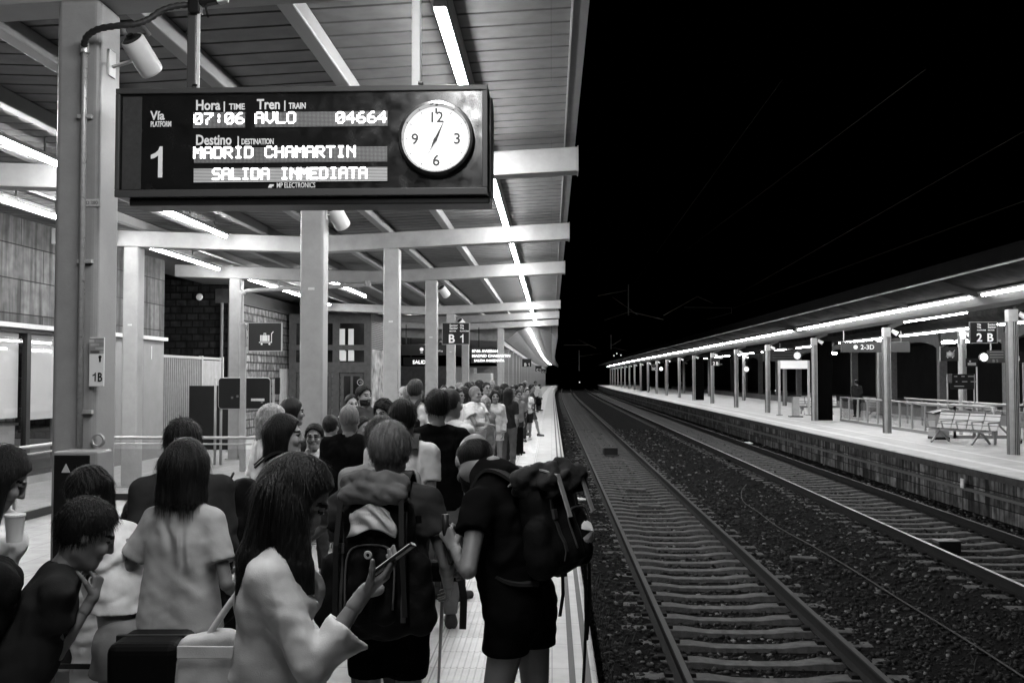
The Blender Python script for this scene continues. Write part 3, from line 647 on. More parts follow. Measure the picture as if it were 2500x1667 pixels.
def glass_mat():
    m = bpy.data.materials.new('window_glass'); m.use_nodes = True; t = m.node_tree; t.nodes.remove(t.nodes['Principled BSDF'])
    o = t.nodes['Material Output']; a = t.nodes.new('ShaderNodeBsdfTransparent'); g = t.nodes.new('ShaderNodeBsdfGlossy'); f = t.nodes.new('ShaderNodeMath'); lw = t.nodes.new('ShaderNodeLayerWeight'); f0 = t.nodes.new('ShaderNodeMath'); mx = t.nodes.new('ShaderNodeMixShader')
    a.inputs[0].default_value = (.9, .9, .9, 1); g.inputs['Roughness'].default_value = .03; f0.operation = 'POWER'; f0.inputs[1].default_value = 4.0; lw.inputs[0].default_value = .5; f.operation = 'MULTIPLY_ADD'; f.inputs[1].default_value = .7; f.inputs[2].default_value = .04; t.links.new(lw.outputs['Facing'], f0.inputs[0]); t.links.new(f0.outputs[0], f.inputs[0])
    t.links.new(f.outputs[0], mx.inputs[0]); t.links.new(a.outputs[0], mx.inputs[1]); t.links.new(g.outputs[0], mx.inputs[2]); t.links.new(mx.outputs[0], o.inputs[0]); return m
m_glass = glass_mat(); m_blind = mat('roller_blind', .62, .8, var=.06, vscale=2, emit=.16)  # blind glows in its material in place of light from inside the shop
for i in range(7):
    y1 = 19.5 - 1.52 * i; y0 = y1 - 1.52
    fr = MB(); fr.box(WX - .12, WX - .02, y0, y0 + .07, .14, LZ - .09).box(WX - .12, WX - .02, y1 - .07, y1, .14, LZ - .09).box(WX - .12, WX - .02, y0 + .07, y1 - .07, LZ - .16, LZ - .09).box(WX - .12, WX - .02, y0 + .07, y1 - .07, .14, .22)
    f = fr.build('window', m_frame, sb)
    MB().box(WX - .075, WX - .065, y0 + .07, y1 - .07, .22, LZ - .16).build('pane', m_glass, f)
    MB().box(WX - .19, WX - .18, y0 + .08, y1 - .08, 1.22 if i else 1.16, LZ - .17).build('blind', m_blind, f)
dr = MB().box(WX - .05, WX + .012, 20.9, 22.9, 0, 2.55).build('door', mat('grey_door', .2, .5, var=.1), sb)
MB().box(WX + .013, WX + .05, 22.6, 22.66, .95, 1.1).build('handle', m_chrome, dr)
# things in the shop
t = thing('cafe_counter', 'pale counter with a cup behind the shop glass', 'counter', (WX - 1.4, 18.6, 0))
MB().box(-.3, .3, -.9, .9, 0, 1.0).build('body', m_blind, t, bevel=.01); MB().box(-.35, .35, -.95, .95, 1.0, 1.05).build('top', m_white, t, bevel=.01)
MB().tube([(.15, -.5, 1.05), (.15, -.5, 1.16)], [.05, .06], 16).build('cup', m_white, t)
t = thing('toilet_sign', 'small white toilets sign with two figures and an arrow by the slatted gate', 'sign', (WX + .25, 23.55, 0))
a, b = PX(350, 845, 23.55), PX(371, 877, 23.55)
MB().box(a.x - WX - .25, b.x - WX - .25, -.02, 0, b.z, a.z).build('plate', mat('white_sign', .85, .45), t, bevel=.006)
ax = a.x - WX - .25; zc_ = (a.z + b.z) / 2; k = MB()
for dx in (.045, .085): k.disc((ax + dx, -.023, zc_ + .07), .014, (0, 1, 0), .004, 12).prism([(ax + dx - .016, zc_ + .05), (ax + dx + .016, zc_ + .05), (ax + dx + .008, zc_ - .08), (ax + dx - .008, zc_ - .08)], -.025, -.021)
k.box(ax + .115, ax + .17, -.025, -.021, zc_ - .008, zc_ + .008).prism([(ax + .165, zc_ + .03), (ax + .195, zc_), (ax + .165, zc_ - .03)], -.025, -.021)
k.build('pictogram', m_ink, t)
MB().box(ax - .02, ax + .02, 0, .02, zc_ - .1, zc_ + .1).box(ax - .1, ax + .01, 0, .04, zc_ - .02, zc_ + .02).build('bracket', m_steel, t)
# slatted gate
t = thing('slatted_gate', 'tall white gate of thin vertical slats closing the gap beside the station building', 'gate', (WX - .1, 24.5, 0))
k = MB()
for i in range(24): k.bar((-.3 - i * .004, .15 + i * .15, 0.1), (-.3 - i * .004, .15 + i * .15, 2.46), .05, .03)
k.build('slats', mat('white_slat', .3, .5, var=.15), t)
MB().bar((-.3, .02, 2.5), (-.4, 5.6, 2.5), .06, .07).bar((-.3, .02, .08), (-.4, 5.6, .08), .06, .07).build('rails', mat('white_slat', .5, .5), t)
for y in (.05, 3.75, 5.55): MB().box(-.42, -.32, y - .05, y + .05, 0, 2.56).build('post', m_steel, t)
MB().box(-.41, -.37, 3.82, 5.5, .12, 2.44).build('solid_panel', brick_mat('ribbed_panel', .26, .3, .1, .12, 8, .006, ('Y', 'Z'), rough=.5, bump=.2, offs=0, nvar=.1), t)
t = MB().box(WX - .2, WX + 1.3, 26.6, 26.75, 0, 1.72).build('hoarding', mat('black_hoarding', .014, .8, var=.3), bevel=.01); tag(t, 'low black hoarding standing in front of the slatted gate', 'hoarding')
# older stone building further on
ob = thing('stone_building', 'older rough stone building with a dark end wall, drainpipes and a long side wall', 'building')
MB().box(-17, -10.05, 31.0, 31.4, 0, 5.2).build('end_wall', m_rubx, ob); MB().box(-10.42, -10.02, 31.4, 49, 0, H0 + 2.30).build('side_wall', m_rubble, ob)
MB().box(-10.6, -9.9, 30.95, 49, H0 + 2.302, H0 + 2.75).build('cornice', mat('dark_cornice', .05, .7, var=.4, vscale=4), ob)
MB().box(-9.98, -9.94, 36.2, 37.9, 0, 2.25).build('ribbed_door', brick_mat('ribbed_door_sheet', .5, .55, .2, .14, 8, .008, ('Y', 'Z'), rough=.5, bump=.3, offs=0, nvar=.12), ob)
MB().box(-13.6, -12.6, 30.9, 30.99, .9, 2.6).build('shutter', brick_mat('shutter_slats', .05, .06, .02, 4, .06, .006, ('X', 'Z'), rough=.6, bump=.4, offs=0, nvar=.2), ob)
MB().box(-17.4, -17.0, 20, 31, 0, 6).build('back_wall', m_rubble, ob)
for x in (-10.35, -10.1): MB().tube([(x, 30.85, 0), (x, 30.85, H0 + 2.3)], .05, 10).build('drainpipe', mat('grey_pipe', .16, .5), ob)
t = thing('wall_lamp', 'small round lamp on the dark end wall of the stone building', 'lamp', PX(487, 725, 30.8))
MB().disc((0, .06, 0), .05, (0, 1, 0), .14, 16).build('base', m_black, t); MB().ring((0, -.03, 0), .0, .11, (0, -1, 0), .05, 20).build('shade', m_white, t)
# glazed lift house with a painted side
lf = thing('lift_house', 'dark glazed lift house with windows, double doors and a painted side panel', 'lift')
LX0, LX1, LY0, LY1, LT = -9.85, PX(905, 900, 37).x, 37.0, 41.0, H0 + 2.33
m_lf = mat('lift_frame', .07, .5, var=.3, vscale=6); m_lg = mat('dark_glazing', .012, .08, spec=.6)
b = MB()
for x in (LX0, -8.2, LX1 - .25): b.box(x, x + .25, LY0, LY0 + .2, 0, LT)
for z0, z1 in ((LT - .35, LT), (2.95, 3.15), (2.12, 2.5)): b.box(LX0, LX1 - .001, LY0 + .004, LY0 + .19, z0, z1)
b.build('frame', m_lf, lf)
MB().box(LX0, LX1 - .02, LY0 + .1, LY0 + .12, 2.5, LT - .35).build('glazing', m_lg, lf)
for x in (-8.95, -8.70, -7.95, -7.62): MB().box(x, x + .2, LY0 + .05, LY0 + .07, 3.2 if x < -8.8 else 2.6, 3.75 if x > -8 else 2.95).build('lit_window', mat('dim_lit_window', .5, .5, emit=.25), lf)
for x in (-7.92, -7.62):
    MB().box(x, x + .22, LY0 + .04, LY0 + .055, 2.55, 2.92).build('lit_window', mat('dim_lit_window', .5, .5, emit=.25), lf)
for x0, x1 in ((LX0 + .3, -8.25), (-7.9, LX1 - .3)):
    dd = MB().box(x0, x1, LY0 + .08, LY0 + .12, 0, 2.1).build('door', m_lf, lf); MB().box(x0 + .12, x0 + (x1 - x0) / 2 - .05, LY0 + .06, LY0 + .075, .2, 1.98).build('pane', m_lg, dd); MB().box(x0 + (x1 - x0) / 2 + .05, x1 - .12, LY0 + .06, LY0 + .075, .2, 1.98).build('pane', m_lg, dd)
MB().box(LX0, LX1, LY0 + .2, LY1, LT - .3, LT).build('roof', m_lf, lf)
MB().box(LX1 - .12, LX1, LY0 + .2, LY1, 3.0, LT - .3).build('louvre', brick_mat('louvre_slats', .3, .3, .05, 6, .07, .016, ('Y', 'Z'), rough=.5, bump=.6, offs=0, nvar=.1), lf)
mp_ = mat('painted_mural', .42, .6, var=.85, vscale=1.7, detail=2.0)
MB().box(LX1 - .12, LX1, LY0 + .2, LY1, 0, 2.995).build('painted_panel', mp_, lf)
MB().ring((-7.15, LY0 - .01, 1.75), .1, .12, (0, -1, 0), .01, 24).box(-7.2, -7.1, LY0 - .012, LY0 - .008, 1.745, 1.755).build('no_entry_symbol', mat('pale_print', .5, .5), lf)
# cabin and grey wall behind the far columns
t = thing('white_cabin', 'white cabin of two stepped blocks behind the far columns', 'cabin', (-4.55, 55, 0))
MB().box(-.9, .25, 0, 2.2, 0, PX(1160, 897, 55).z).build('body', m_white, t, bevel=.02); MB().box(.25, 1.2, 0, 2.2, 0, PX(1160, 911, 55).z).build('annex', m_white, t, bevel=.02)
gw = thing('grey_wall', 'low grey wall closing the platform behind the far columns', 'wall'); MB().box(-14, -3.2, 60, 60.3, 0, H0 + .5).build('panel', brick_mat('grey_blocks', .3, .34, .2, 1.2, .6, .01, ('X', 'Z'), rough=.8, bump=.2, nvar=.15), gw)
MB().box(-14, -3.2, 59.95, 60.35, H0 + .502, H0 + .6).build('coping', m_steel, gw)
# ------------------------------------------------------------------ signs on the near platform
m_sign = mat('dark_sign_face', .014, .3); m_sym = mat('white_symbol', .7, .5, emit=.12)
def sector_sign(Y, px0, py0, px1, py1, big, small, label, brx, group=None):
    a, b = PX(px0, py0, Y), PX(px1, py1, Y); t = thing('sector_sign', label, 'sign', (a.x, Y, b.z), 0, group); w, h = b.x - a.x, a.z - b.z
    MB().box(0, w, -.03, .03, 0, h).build('panel', m_sign, t, bevel=.006)
    MB().box(-.012, 0, -.034, .034, -.012, h + .012).box(w, w + .012, -.034, .034, -.012, h + .012).box(0, w, -.034, .034, h, h + .012).box(0, w, -.034, .034, -.012, 0).build('frame', mat('thin_grey_edge', .25, .4), t)
    for s, fx in zip(big, (.34, .74)):
        if s == '1': figure_one('lettering', h * .40, (w * (fx - .07), -.031, h * .07), m_sym, t)
        else: text('lettering', s, h * .56, (w * fx, -.0315, h * .07), m_sym, t, 'CENTER', bold=.006)
    for k, r in enumerate(small):
        for s, fx in zip(r, (.26, .66)): text('lettering', s, h * (.15 if k < 2 else .085), (w * fx, -.0315, h * (.84 - .125 * k)), m_sym, t, bold=.001)
    k = MB()
    for zz in (h * .12, h * .85): k.bar((0 if brx < 0 else w, 0, zz), ((0 if brx < 0 else w) + brx, 0, zz), .03, .03)
    k.build('bracket', m_steel, t); return t
SM = [('Sector', 'Vía'), ('Sector', 'Via'), ('SECTOR', 'PLATFORM')]
sector_sign(23.6, 1081, 789, 1145, 840, 'B1', SM, 'dark sign reading Sector B Via 1 bracketed to a column above the crowd', -.07)
for px, py, Yq, l in ((1275, 876, 66, 'closer'), (1307, 893, 96, 'middle'), (1322, 901, 130, 'far')):
    sector_sign(Yq, px, py, px + 22 * 66 / Yq, py + 19 * 66 / Yq, 'B1' if l == 'closer' else 'C1', SM[:0], 'small distant sector sign on the row of far posts, the %s one' % l, .05)
t = thing('luggage_sign', 'dark square sign with a white suitcase on a trolley beside its pale post', 'sign', (0, 20.6, 0))
a, b = PX(608, 789, 20.6), PX(687, 856, 20.6); w, h = b.x - a.x, a.z - b.z
MB().box(a.x, b.x, -.03, .03, b.z, a.z).build('panel', mat('grey_sign_face', .025, .4), t, bevel=.005)
MB().box(a.x - .012, a.x, -.034, .034, b.z - .012, a.z + .012).box(b.x, b.x + .012, -.034, .034, b.z - .012, a.z + .012).box(a.x, b.x, -.034, .034, a.z, a.z + .012).box(a.x, b.x, -.034, .034, b.z - .012, b.z).build('frame', mat('pale_edge', .4, .4), t)
def trolley_symbol(x0, z0, s, y):
    k = MB(); k.box(x0, x0 + .10 * s, y - .003, y, z0 + .22 * s, z0 + .62 * s).box(x0 + .13 * s, x0 + .49 * s, y - .003, y, z0 + .22 * s, z0 + .62 * s).box(x0 + .52 * s, x0 + .62 * s, y - .003, y, z0 + .22 * s, z0 + .62 * s)
    k.box(x0 + .23 * s, x0 + .27 * s, y - .003, y, z0 + .62 * s, z0 + .72 * s).box(x0 + .35 * s, x0 + .39 * s, y - .003, y, z0 + .62 * s, z0 + .72 * s).box(x0 + .23 * s, x0 + .39 * s, y - .003, y, z0 + .72 * s, z0 + .76 * s)
    k.box(x0 - .08 * s, x0 + .78 * s, y - .003, y, z0 + .12 * s, z0 + .17 * s).box(x0 + .73 * s, x0 + .78 * s, y - .003, y, z0 + .17 * s, z0 + .74 * s)
    k.bar((x0 + .755 * s, y - .0015, z0 + .72 * s), (x0 + .88 * s, y - .0015, z0 + .86 * s), .05 * s, .003, up=(0, 1, 0))
    for dx in (.1, .62): k.disc((x0 + dx * s, y - .0015, z0 + .04 * s), .065 * s, (0, 1, 0), .003, 14)
    return k
trolley_symbol(a.x + .36 * w, b.z + .22 * h, .55 * h, -.031).build('pictogram', m_sym, t)
q = PX(595, 790, 20.6); MB().box(q.x - .055, q.x + .055, -.05, .05, 0, q.z).build('post', m_steel, t, bevel=.015)
for zz in (a.z - .1, b.z + .1): MB().box(q.x + .05, a.x, -.015, .015, zz - .015, zz + .015).build('bracket', m_steel, t)
t = thing('trolley_board', 'wide dark notice board with rounded pale frame on thin posts behind the crowd', 'notice board', (0, 22.0, 0))
a, b = PX(535, 923, 22), PX(659, 997, 22)
rr = .07; pr = []
for cxx, czz, a0 in ((b.x - rr, a.z - rr, 0), (a.x + rr, a.z - rr, 90), (a.x + rr, b.z + rr, 180), (b.x - rr, b.z + rr, 270)):
    pr += [(cxx + rr * math.cos(R(a0 + 15 * i)), czz + rr * math.sin(R(a0 + 15 * i))) for i in range(7)]
MB().prism(pr, -.02, .02).build('panel', m_sign, t)
MB().tube([(x, 0, z) for x, z in pr + pr[:1]], .016, 8, cap=False).build('frame', mat('pale_edge', .4, .4), t, smooth=True)
for x in (a.x - .1, a.x + .03, b.x + .06): MB().tube([(x, .06, 0), (x, .06, a.z - .02)], .028, 10).build('post', m_steel, t, smooth=True)
z = (a.z + b.z) / 2 - .17; MB().box(b.x - .42, b.x - .12, -.024, -.021, z, z + .055).build('paper_strip', m_sticker, t)
for x_, z_ in ((a.x + .28, z + .05), (a.x + .4, z + .08), (b.x - .2, z - .05)): MB().box(x_, x_ + .05, -.024, -.021, z_, z_ + .05).build('worn_sticker', mat('worn_sticker', .12, .7), t)
MB().box(b.x + .1, b.x + .22, 0, .04, a.z - .36, a.z + .02).build('side_plate', m_sign, t, bevel=.02)
def hanging_board(px0, py0, px1, py1, Y, label, lit):
    a, b = PX(px0, py0, Y), PX(px1, py1, Y); t = thing('hanging_sign', label, 'sign', (0, Y, 0))
    MB().box(a.x, b.x, -.08, .08, b.z, a.z).build('case', m_sign, t, bevel=.01)
    for x in (a.x + .25, b.x - .25): MB().box(x - .02, x + .02, -.02, .02, a.z, H0 + 2.3).build('hanger', m_black, t)
    return t, a, b
t, a, b = hanging_board(978, 841, 1094, 867, 44, 'wide dark hanging sign with a small train symbol and figure 1', 0)
k = MB().disc((a.x + .95, -.083, (a.z + b.z) / 2 + .02), .085, (0, 1, 0), .004, 18).box(a.x + .9, a.x + 1.0, -.085, -.081, b.z + .1, b.z + .13); k.build('pictogram', m_sym, t)
figure_one('lettering', .2, (a.x + 1.16, -.081, b.z + .13), m_sym, t); text('lettering', 'Vía | Way', .12, (a.x + 1.42, -.082, b.z + .15), m_sym, t)
def display(px0, py0, px1, py1, Y, lines, label):
    a, b = PX(px0, py0, Y), PX(px1, py1, Y); t = thing('display_board', label, 'display', (0, Y, 0)); w, h = b.x - a.x, a.z - b.z
    MB().box(a.x, b.x, -.08, .08, b.z, a.z).build('case', m_sign, t)
    MB().box(a.x + w * .3 - .02, a.x + w * .3 + .02, -.02, .02, a.z, H0 + 2.25).build('hanger', m_black, t)
    for body, fx, fz, fs in lines: text('lit_text', body, h * fs, (a.x + w * fx, -.082, b.z + h * fz), mat('far_led', .8, .4, emit=1.6), t, bold=.003)
display(1150, 848, 1214, 886, 46, [('07:06 AVLO', .04, .68, .25), ('04664', .66, .68, .25), ('MADRID CHAMARTIN', .04, .37, .25), ('SALIDA INMEDIATA', .12, .08, .22)], 'black display board with three bright lines of text among the far columns')
display(985, 872, 1045, 892, 50, [('SALIDA', .38, .2, .62)], 'small dark display with one bright word under the hanging sign')
# ------------------------------------------------------------------ guard rail round the stairwell behind the first column
m_inox = mat('brushed_steel', .38, .5, .5, var=.1, vscale=30)
def guard(pts, label, z1=1.0, posts=1.3, glass=True, mid=.9):
    t = thing('guard_rail', label, 'railing'); P = [Vector((x, y, 0)) for x, y in pts]
    MB().tube([p + Vector((0, 0, z1)) for p in P], .026, 10).build('handrail', m_inox, t, smooth=True)
    MB().tube([p + Vector((0, 0, mid)) for p in P], .014, 8).build('rail', m_inox, t, smooth=True)
    pm = MB()
    for a_, b_ in zip(P[:-1], P[1:]):
        L = (b_ - a_).length; n = max(1, round(L / posts))
        for i in range(n + 1):
            p = a_.lerp(b_, i / n); MB().box(p.x - .02, p.x + .02, p.y - .02, p.y + .02, 0, z1).build('post', m_inox, t)
        d = (b_ - a_).normalized()
        if glass: MB().bar(a_ + d * .05 + Vector((0, 0, .47)), b_ - d * .05 + Vector((0, 0, .47)), .012, .7).build('glass', m_glass, t)
        MB().bar(a_ + Vector((0, 0, .06)), b_ + Vector((0, 0, .06)), .06, .1).build('base_rail', m_frame, t)
    return t
guard([(-7.3, 9.5), (-7.2, 15.7), (-4.7, 15.7)], 'steel and glass guard rail around the stairwell behind the nearest column')
# ================================================================== far platform: columns, canopy, signs
m_fc = mat('fluted_column_paint', .42, .45, var=.15, vscale=4)
def fluted(x, Y, label, group=None):
    t = thing('fluted_column', label, 'column', (x, Y, RZ), 0, group); top = H0 + 1.62 - RZ
    pr = []; n = 24; s = .108
    for side in range(4):
        a = side * math.pi / 2; ca, sa = math.cos(a), math.sin(a)
        for u, dd in ((-.108, 0), (-.06, 0), (-.053, -.02), (-.033, -.02), (-.026, 0), (-.01, 0), (-.006, -.02), (.013, -.02), (.02, 0), (.04, 0), (.046, -.02), (.066, -.02), (.072, 0)):
            px_, py_ = u, -(s + dd); pr.append((px_ * ca - py_ * sa, px_ * sa + py_ * ca))
    MB().prism(pr, 0, top - .3, 'Z').build('shaft', m_fc, t)
    MB().box(-.115, .115, -.115, .115, top - .3, top).build('capital', m_fc, t, bevel=.012)
    MB().bar((.1, 0, top), (.55, 0, top + .2), .16, .14).build('arm', mat('arm_paint', .12, .5), t)
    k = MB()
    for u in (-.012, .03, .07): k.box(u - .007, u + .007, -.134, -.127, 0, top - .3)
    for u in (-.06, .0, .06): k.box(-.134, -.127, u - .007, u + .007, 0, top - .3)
    k.build('groove_shade_strips', mat('groove_shade', .02, .7), t)  # dark strips laid on the faces, groove shade put into colour
    sp = MB().tube([(.16, -.05, top - .1), (.34, -.12, top - .22)], [.06, .085], 16).build('loudspeaker', m_white, t, smooth=True, auto=True)
    return t
fy = [24.7, 33.8, 43.0, 52.2, 61, 70.0, 79, 88, 97.5, 107, 117, 127, 137, 147, 157, 167, 177, 187, 197, 207]
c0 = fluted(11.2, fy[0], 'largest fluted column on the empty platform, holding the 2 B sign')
near = ['second nearest fluted column, rising through the stair railing across the track', 'fluted column beside the first black panel across the track', 'fluted column left of the hanging Via 2 sign', 'fluted column with the small far 2 B sign to its left', 'fluted column sixth along the row on the empty platform']
for i, Y in enumerate(fy[1:]):
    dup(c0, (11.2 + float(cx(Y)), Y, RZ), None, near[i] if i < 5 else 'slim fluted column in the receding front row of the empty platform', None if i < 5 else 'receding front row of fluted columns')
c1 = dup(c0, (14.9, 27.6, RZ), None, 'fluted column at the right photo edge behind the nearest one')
for i, Y in enumerate([36.8, 46, 55.2, 64.4, 78, 95, 113, 131]):
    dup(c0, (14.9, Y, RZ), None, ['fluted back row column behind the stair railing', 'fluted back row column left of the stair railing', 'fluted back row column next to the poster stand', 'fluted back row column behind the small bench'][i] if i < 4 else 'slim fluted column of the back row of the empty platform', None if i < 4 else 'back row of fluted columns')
fcn = thing('island_canopy', 'dark winged canopy with a pale lit gutter over the empty platform', 'canopy')
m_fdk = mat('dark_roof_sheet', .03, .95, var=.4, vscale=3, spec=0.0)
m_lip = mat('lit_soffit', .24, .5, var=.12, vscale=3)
YC = [16, 30, 45, 60, 80, 100, 125, 150, 180, 212]
z = H0
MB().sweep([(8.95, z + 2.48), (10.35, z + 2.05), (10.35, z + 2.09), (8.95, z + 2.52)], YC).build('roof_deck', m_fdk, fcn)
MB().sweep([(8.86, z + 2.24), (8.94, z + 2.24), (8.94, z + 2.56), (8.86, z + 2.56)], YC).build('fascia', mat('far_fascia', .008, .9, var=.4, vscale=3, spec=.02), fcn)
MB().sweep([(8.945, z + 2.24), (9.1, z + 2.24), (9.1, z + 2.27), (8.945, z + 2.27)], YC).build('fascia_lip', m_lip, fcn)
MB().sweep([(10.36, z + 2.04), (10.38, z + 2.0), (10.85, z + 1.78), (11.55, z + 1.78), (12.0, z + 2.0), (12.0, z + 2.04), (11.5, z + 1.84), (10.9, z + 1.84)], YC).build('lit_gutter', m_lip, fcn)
MB().sweep([(12.0, z + 2.05), (14.2, z + 2.25), (14.2, z + 2.3), (12.0, z + 2.1)], YC).build('roof_deck', m_fdk, fcn)
MB().sweep([(14.2, z + 2.0), (14.55, z + 1.78), (15.3, z + 1.78), (15.6, z + 2.0), (17.2, z + 2.5), (17.2, z + 2.55), (14.2, z + 2.3)], YC).build('roof_deck', m_fdk, fcn)
for Y in [20.1, 24.7, 29.2] + [y + d for y in fy[1:14] for d in (0, 4.6)]:
    o_ = float(cx(Y))
    MB().add([(x + o_, y_, zz) for y_ in (Y - .06, Y + .06) for x, zz in ((8.95, z + 2.3), (10.4, z + 1.93), (10.4, z + 2.049), (8.95, z + 2.475))], [(0, 1, 2, 3), (7, 6, 5, 4), (0, 4, 5, 1), (1, 5, 6, 2), (2, 6, 7, 3), (3, 7, 4, 0)]).build('cross_beam', mat('far_beam', .03, .8, spec=.05), fcn)
def far_lamp(x, Y0, Y1, h, label, w=.036, k=1.0, group=None):
    t = thing('fluorescent_lamp', label, 'lamp', (x + float(cx((Y0 + Y1) / 2)), Y0, H0 + h), -math.atan2(float(cx(Y1) - cx(Y0)), Y1 - Y0), group)
    MB().sweep([(-w / 2, 0), (-w / 2, -.05), (w / 2, -.05), (w / 2, 0)], list(np.linspace(.02, Y1 - Y0 - .02, max(3, round((Y1 - Y0) / 1.2)))), off=lambda y: 0).build('tube', mat('far_tube_%d' % int(k * 10), .8, .4, emit=LAMP * k * .46), t)
    MB().box(-w * .6, w * .6, 0, Y1 - Y0, .002, .05).build('housing', m_house, t); return t
segs = [(15.2, 24.3), (25.2, 42.2), (43.5, 59.2), (60.2, 77.2), (78.4, 97), (97, 117), (117, 138), (138, 160), (160, 182), (182, 205)]
for i, (a_, b_) in enumerate(segs):
    far_lamp(10.36, a_, b_, 1.97, ['fluorescent line across the track, at the right photo edge', 'long bright fluorescent line above the nearest columns of the empty platform', 'fluorescent line above the black panels of the empty platform'][i] if i < 3 else 'receding fluorescent line under the edge of the far canopy', .1, 1.0, None if i < 3 else 'receding lamps of the far canopy')
for i, (a_, b_) in enumerate(((29, 34), (36, 43), (45, 52), (54, 61), (64, 71), (74, 81), (84, 91), (96, 103))):
    far_lamp(14.85, a_, b_, 1.72, ['fluorescent strip behind the 2 B sign', 'fluorescent strip over the suitcase sign across the track', 'fluorescent strip behind the long hanging 2-3D sign'][i] if i < 3 else 'short fluorescent strip over the back row of far columns', .1, 1.0, None if i < 3 else 'back row lamps of the far canopy')
far_lamp(12.9, 31.5, 37.5, 2.0, 'fluorescent strip between the 2 B sign and the hanging sign', .1, .9)
for i, (px, py, Y) in enumerate(((2315, 836, 42), (2350, 834, 40), (2032, 863, 58))):
    t = thing('round_lamp', ['small oval ceiling lamp over the suitcase sign', 'small oval ceiling lamp next to the 2 B sign', 'small oval ceiling lamp left of the long hanging sign'][i], 'lamp', PX(px, py, Y)); MB().disc((0, 0, 0), .26, (0, 0, 1), .07, 20).build('diffuser', mat('round_diffuser', .8, .4, emit=LAMP * .5), t); MB().disc((0, 0, .07), .2, (0, 0, 1), .06, 20).build('base', m_house, t)
# black panels beside columns
for x_, Y, lab in ((11.65, 43.4, 'tall black panel beside a fluted column across the track, nearest of three'), (11.65, 79.6, 'tall black panel farther along the row, middle of three'), (11.8, 127.8, 'tall black panel far along the row, most distant of three')):
    t = thing('black_panel', lab, 'panel', (x_ + float(cx(Y)), Y, RZ)); w = .42 if Y < 120 else .6
    MB().box(-w, w, 0, .08, .02, H0 + 1.5 - RZ).build('panel', mat('matt_black', .002, .95, spec=.02), t); MB().box(-w, w, -.02, .1, 0, .02).build('foot', m_black, t)
sector_sign(24.6, 2367, 787, 2433, 837, '2B', [('Vía', 'Sector'), ('Via', 'Sector'), ('PLATFORM', 'SECTOR')], 'dark sign reading Via 2 Sector B on the nearest fluted column across the track', .1)
sector_sign(66, 1736, 873, 1756, 892, '2B', SM[:0], 'small far sign reading 2 B between fluted columns', .2)
sector_sign(97, 1590, 890, 1602, 904, '2C', SM[:0], 'tiny far sign reading 2 C beside a white clock disc', .2)
# long hanging sign 2-3D
a, b = PX(2053, 835, 37), PX(2220, 860, 37); t = thing('hanging_sign', 'long grey hanging sign reading 2-3D behind a fluted column', 'sign', (0, 37, 0))
MB().box(a.x, b.x, -.1, .1, b.z, a.z).build('case', mat('long_sign_face', .05, .25), t, bevel=.02)
for x in (a.x + .1, b.x - .3): MB().tube([(x, 0, a.z), (x, 0, a.z + .4)], .02, 8).build('hanger', m_steel, t)
MB().disc((a.x + .5, -.103, (a.z + b.z) / 2), .08, (0, 1, 0), .004, 16).build('pictogram', m_sym, t); text('lettering', '2-3D', .24, (a.x + .68, -.102, b.z + .11), m_sym, t, bold=.003)
# via 2 sign with board further on
a, b = PX(1863, 855, 56), PX(1945, 882, 56); t = thing('hanging_sign', 'dark hanging sign with a bright figure 2 and a grey display', 'sign', (0, 56, 0))
MB().box(a.x, b.x, -.1, .1, b.z, a.z).build('case', m_sign, t, bevel=.02); MB().box(a.x + .5, b.x - .05, -.112, -.101, b.z + .08, a.z - .08).build('grey_panel', brick_mat('board_lines', .08, .09, .02, 3, .14, .05, ('X', 'Z'), rough=.4, bump=0, offs=0, nvar=.1), t)
text('lettering', '2', .42, (a.x + .13, -.102, b.z + .06), m_sym, t, bold=.006); MB().tube([((a.x + b.x) / 2, 0, a.z), ((a.x + b.x) / 2, 0, a.z + .4)], .025, 8).build('hanger', m_steel, t)
# clocks seen as white discs
for px, py, Y, r, lab in ((2401, 872, 34, .145, 'white round clock by the B 5 board across the track'), (1946, 868, 55, .2, 'white clock disc half hidden by a fluted column'), (1614, 900, 95, .19, 'white clock disc far along the empty platform'), (1822, 901, 75, .2, 'white clock disc in the dark between far columns')):
    p_ = PX(px, py, Y); t = thing('platform_clock', lab, 'clock', p_)
    MB().disc((0, 0, 0), r, (0, 1, 0), .06, 28).build('dial', mat('far_dial', .75, .5, emit=.75), t); MB().ring((0, -.03, 0), r * .97, r * 1.06, (0, -1, 0), .05, 28).build('rim', m_black, t)
a, b = PX(2410, 855, 34.2), PX(2452, 884, 34.2); t = thing('display_board', 'dim display board next to the white clock reading B 5', 'display', (0, 34.2, 0))
MB().box(a.x, b.x, -.06, .06, b.z - .02, a.z).build('case', mat('dim_board', .03, .4), t)
for i in range(3): MB().box(a.x + .06, b.x - .05, -.063, -.061, a.z - .07 - i * .09, a.z - .05 - i * .09).build('text_line', mat('dim_text', .16, .5), t)
text('lettering', 'B 5', .15, (a.x + .14, -.062, b.z - .01), mat('dim_text', .16, .5), t); MB().box(a.x + .1, a.x + .14, -.02, .02, a.z, a.z + .5).build('hanger', m_steel, t)
a, b = PX(2475, 858, 30), PX(2500, 885, 30); t = thing('number_sign', 'dark sign reading 4 cut by the photo edge', 'sign', (0, 30, 0)); MB().box(a.x, b.x, -.04, .04, b.z, a.z).build('panel', m_sign, t); text('lettering', '4', .2, (a.x + .06, -.042, b.z + .05), m_sym, t); MB().tube([(b.x, .05, RZ), (b.x, .05, a.z)], .03, 8).build('post', m_steel, t)
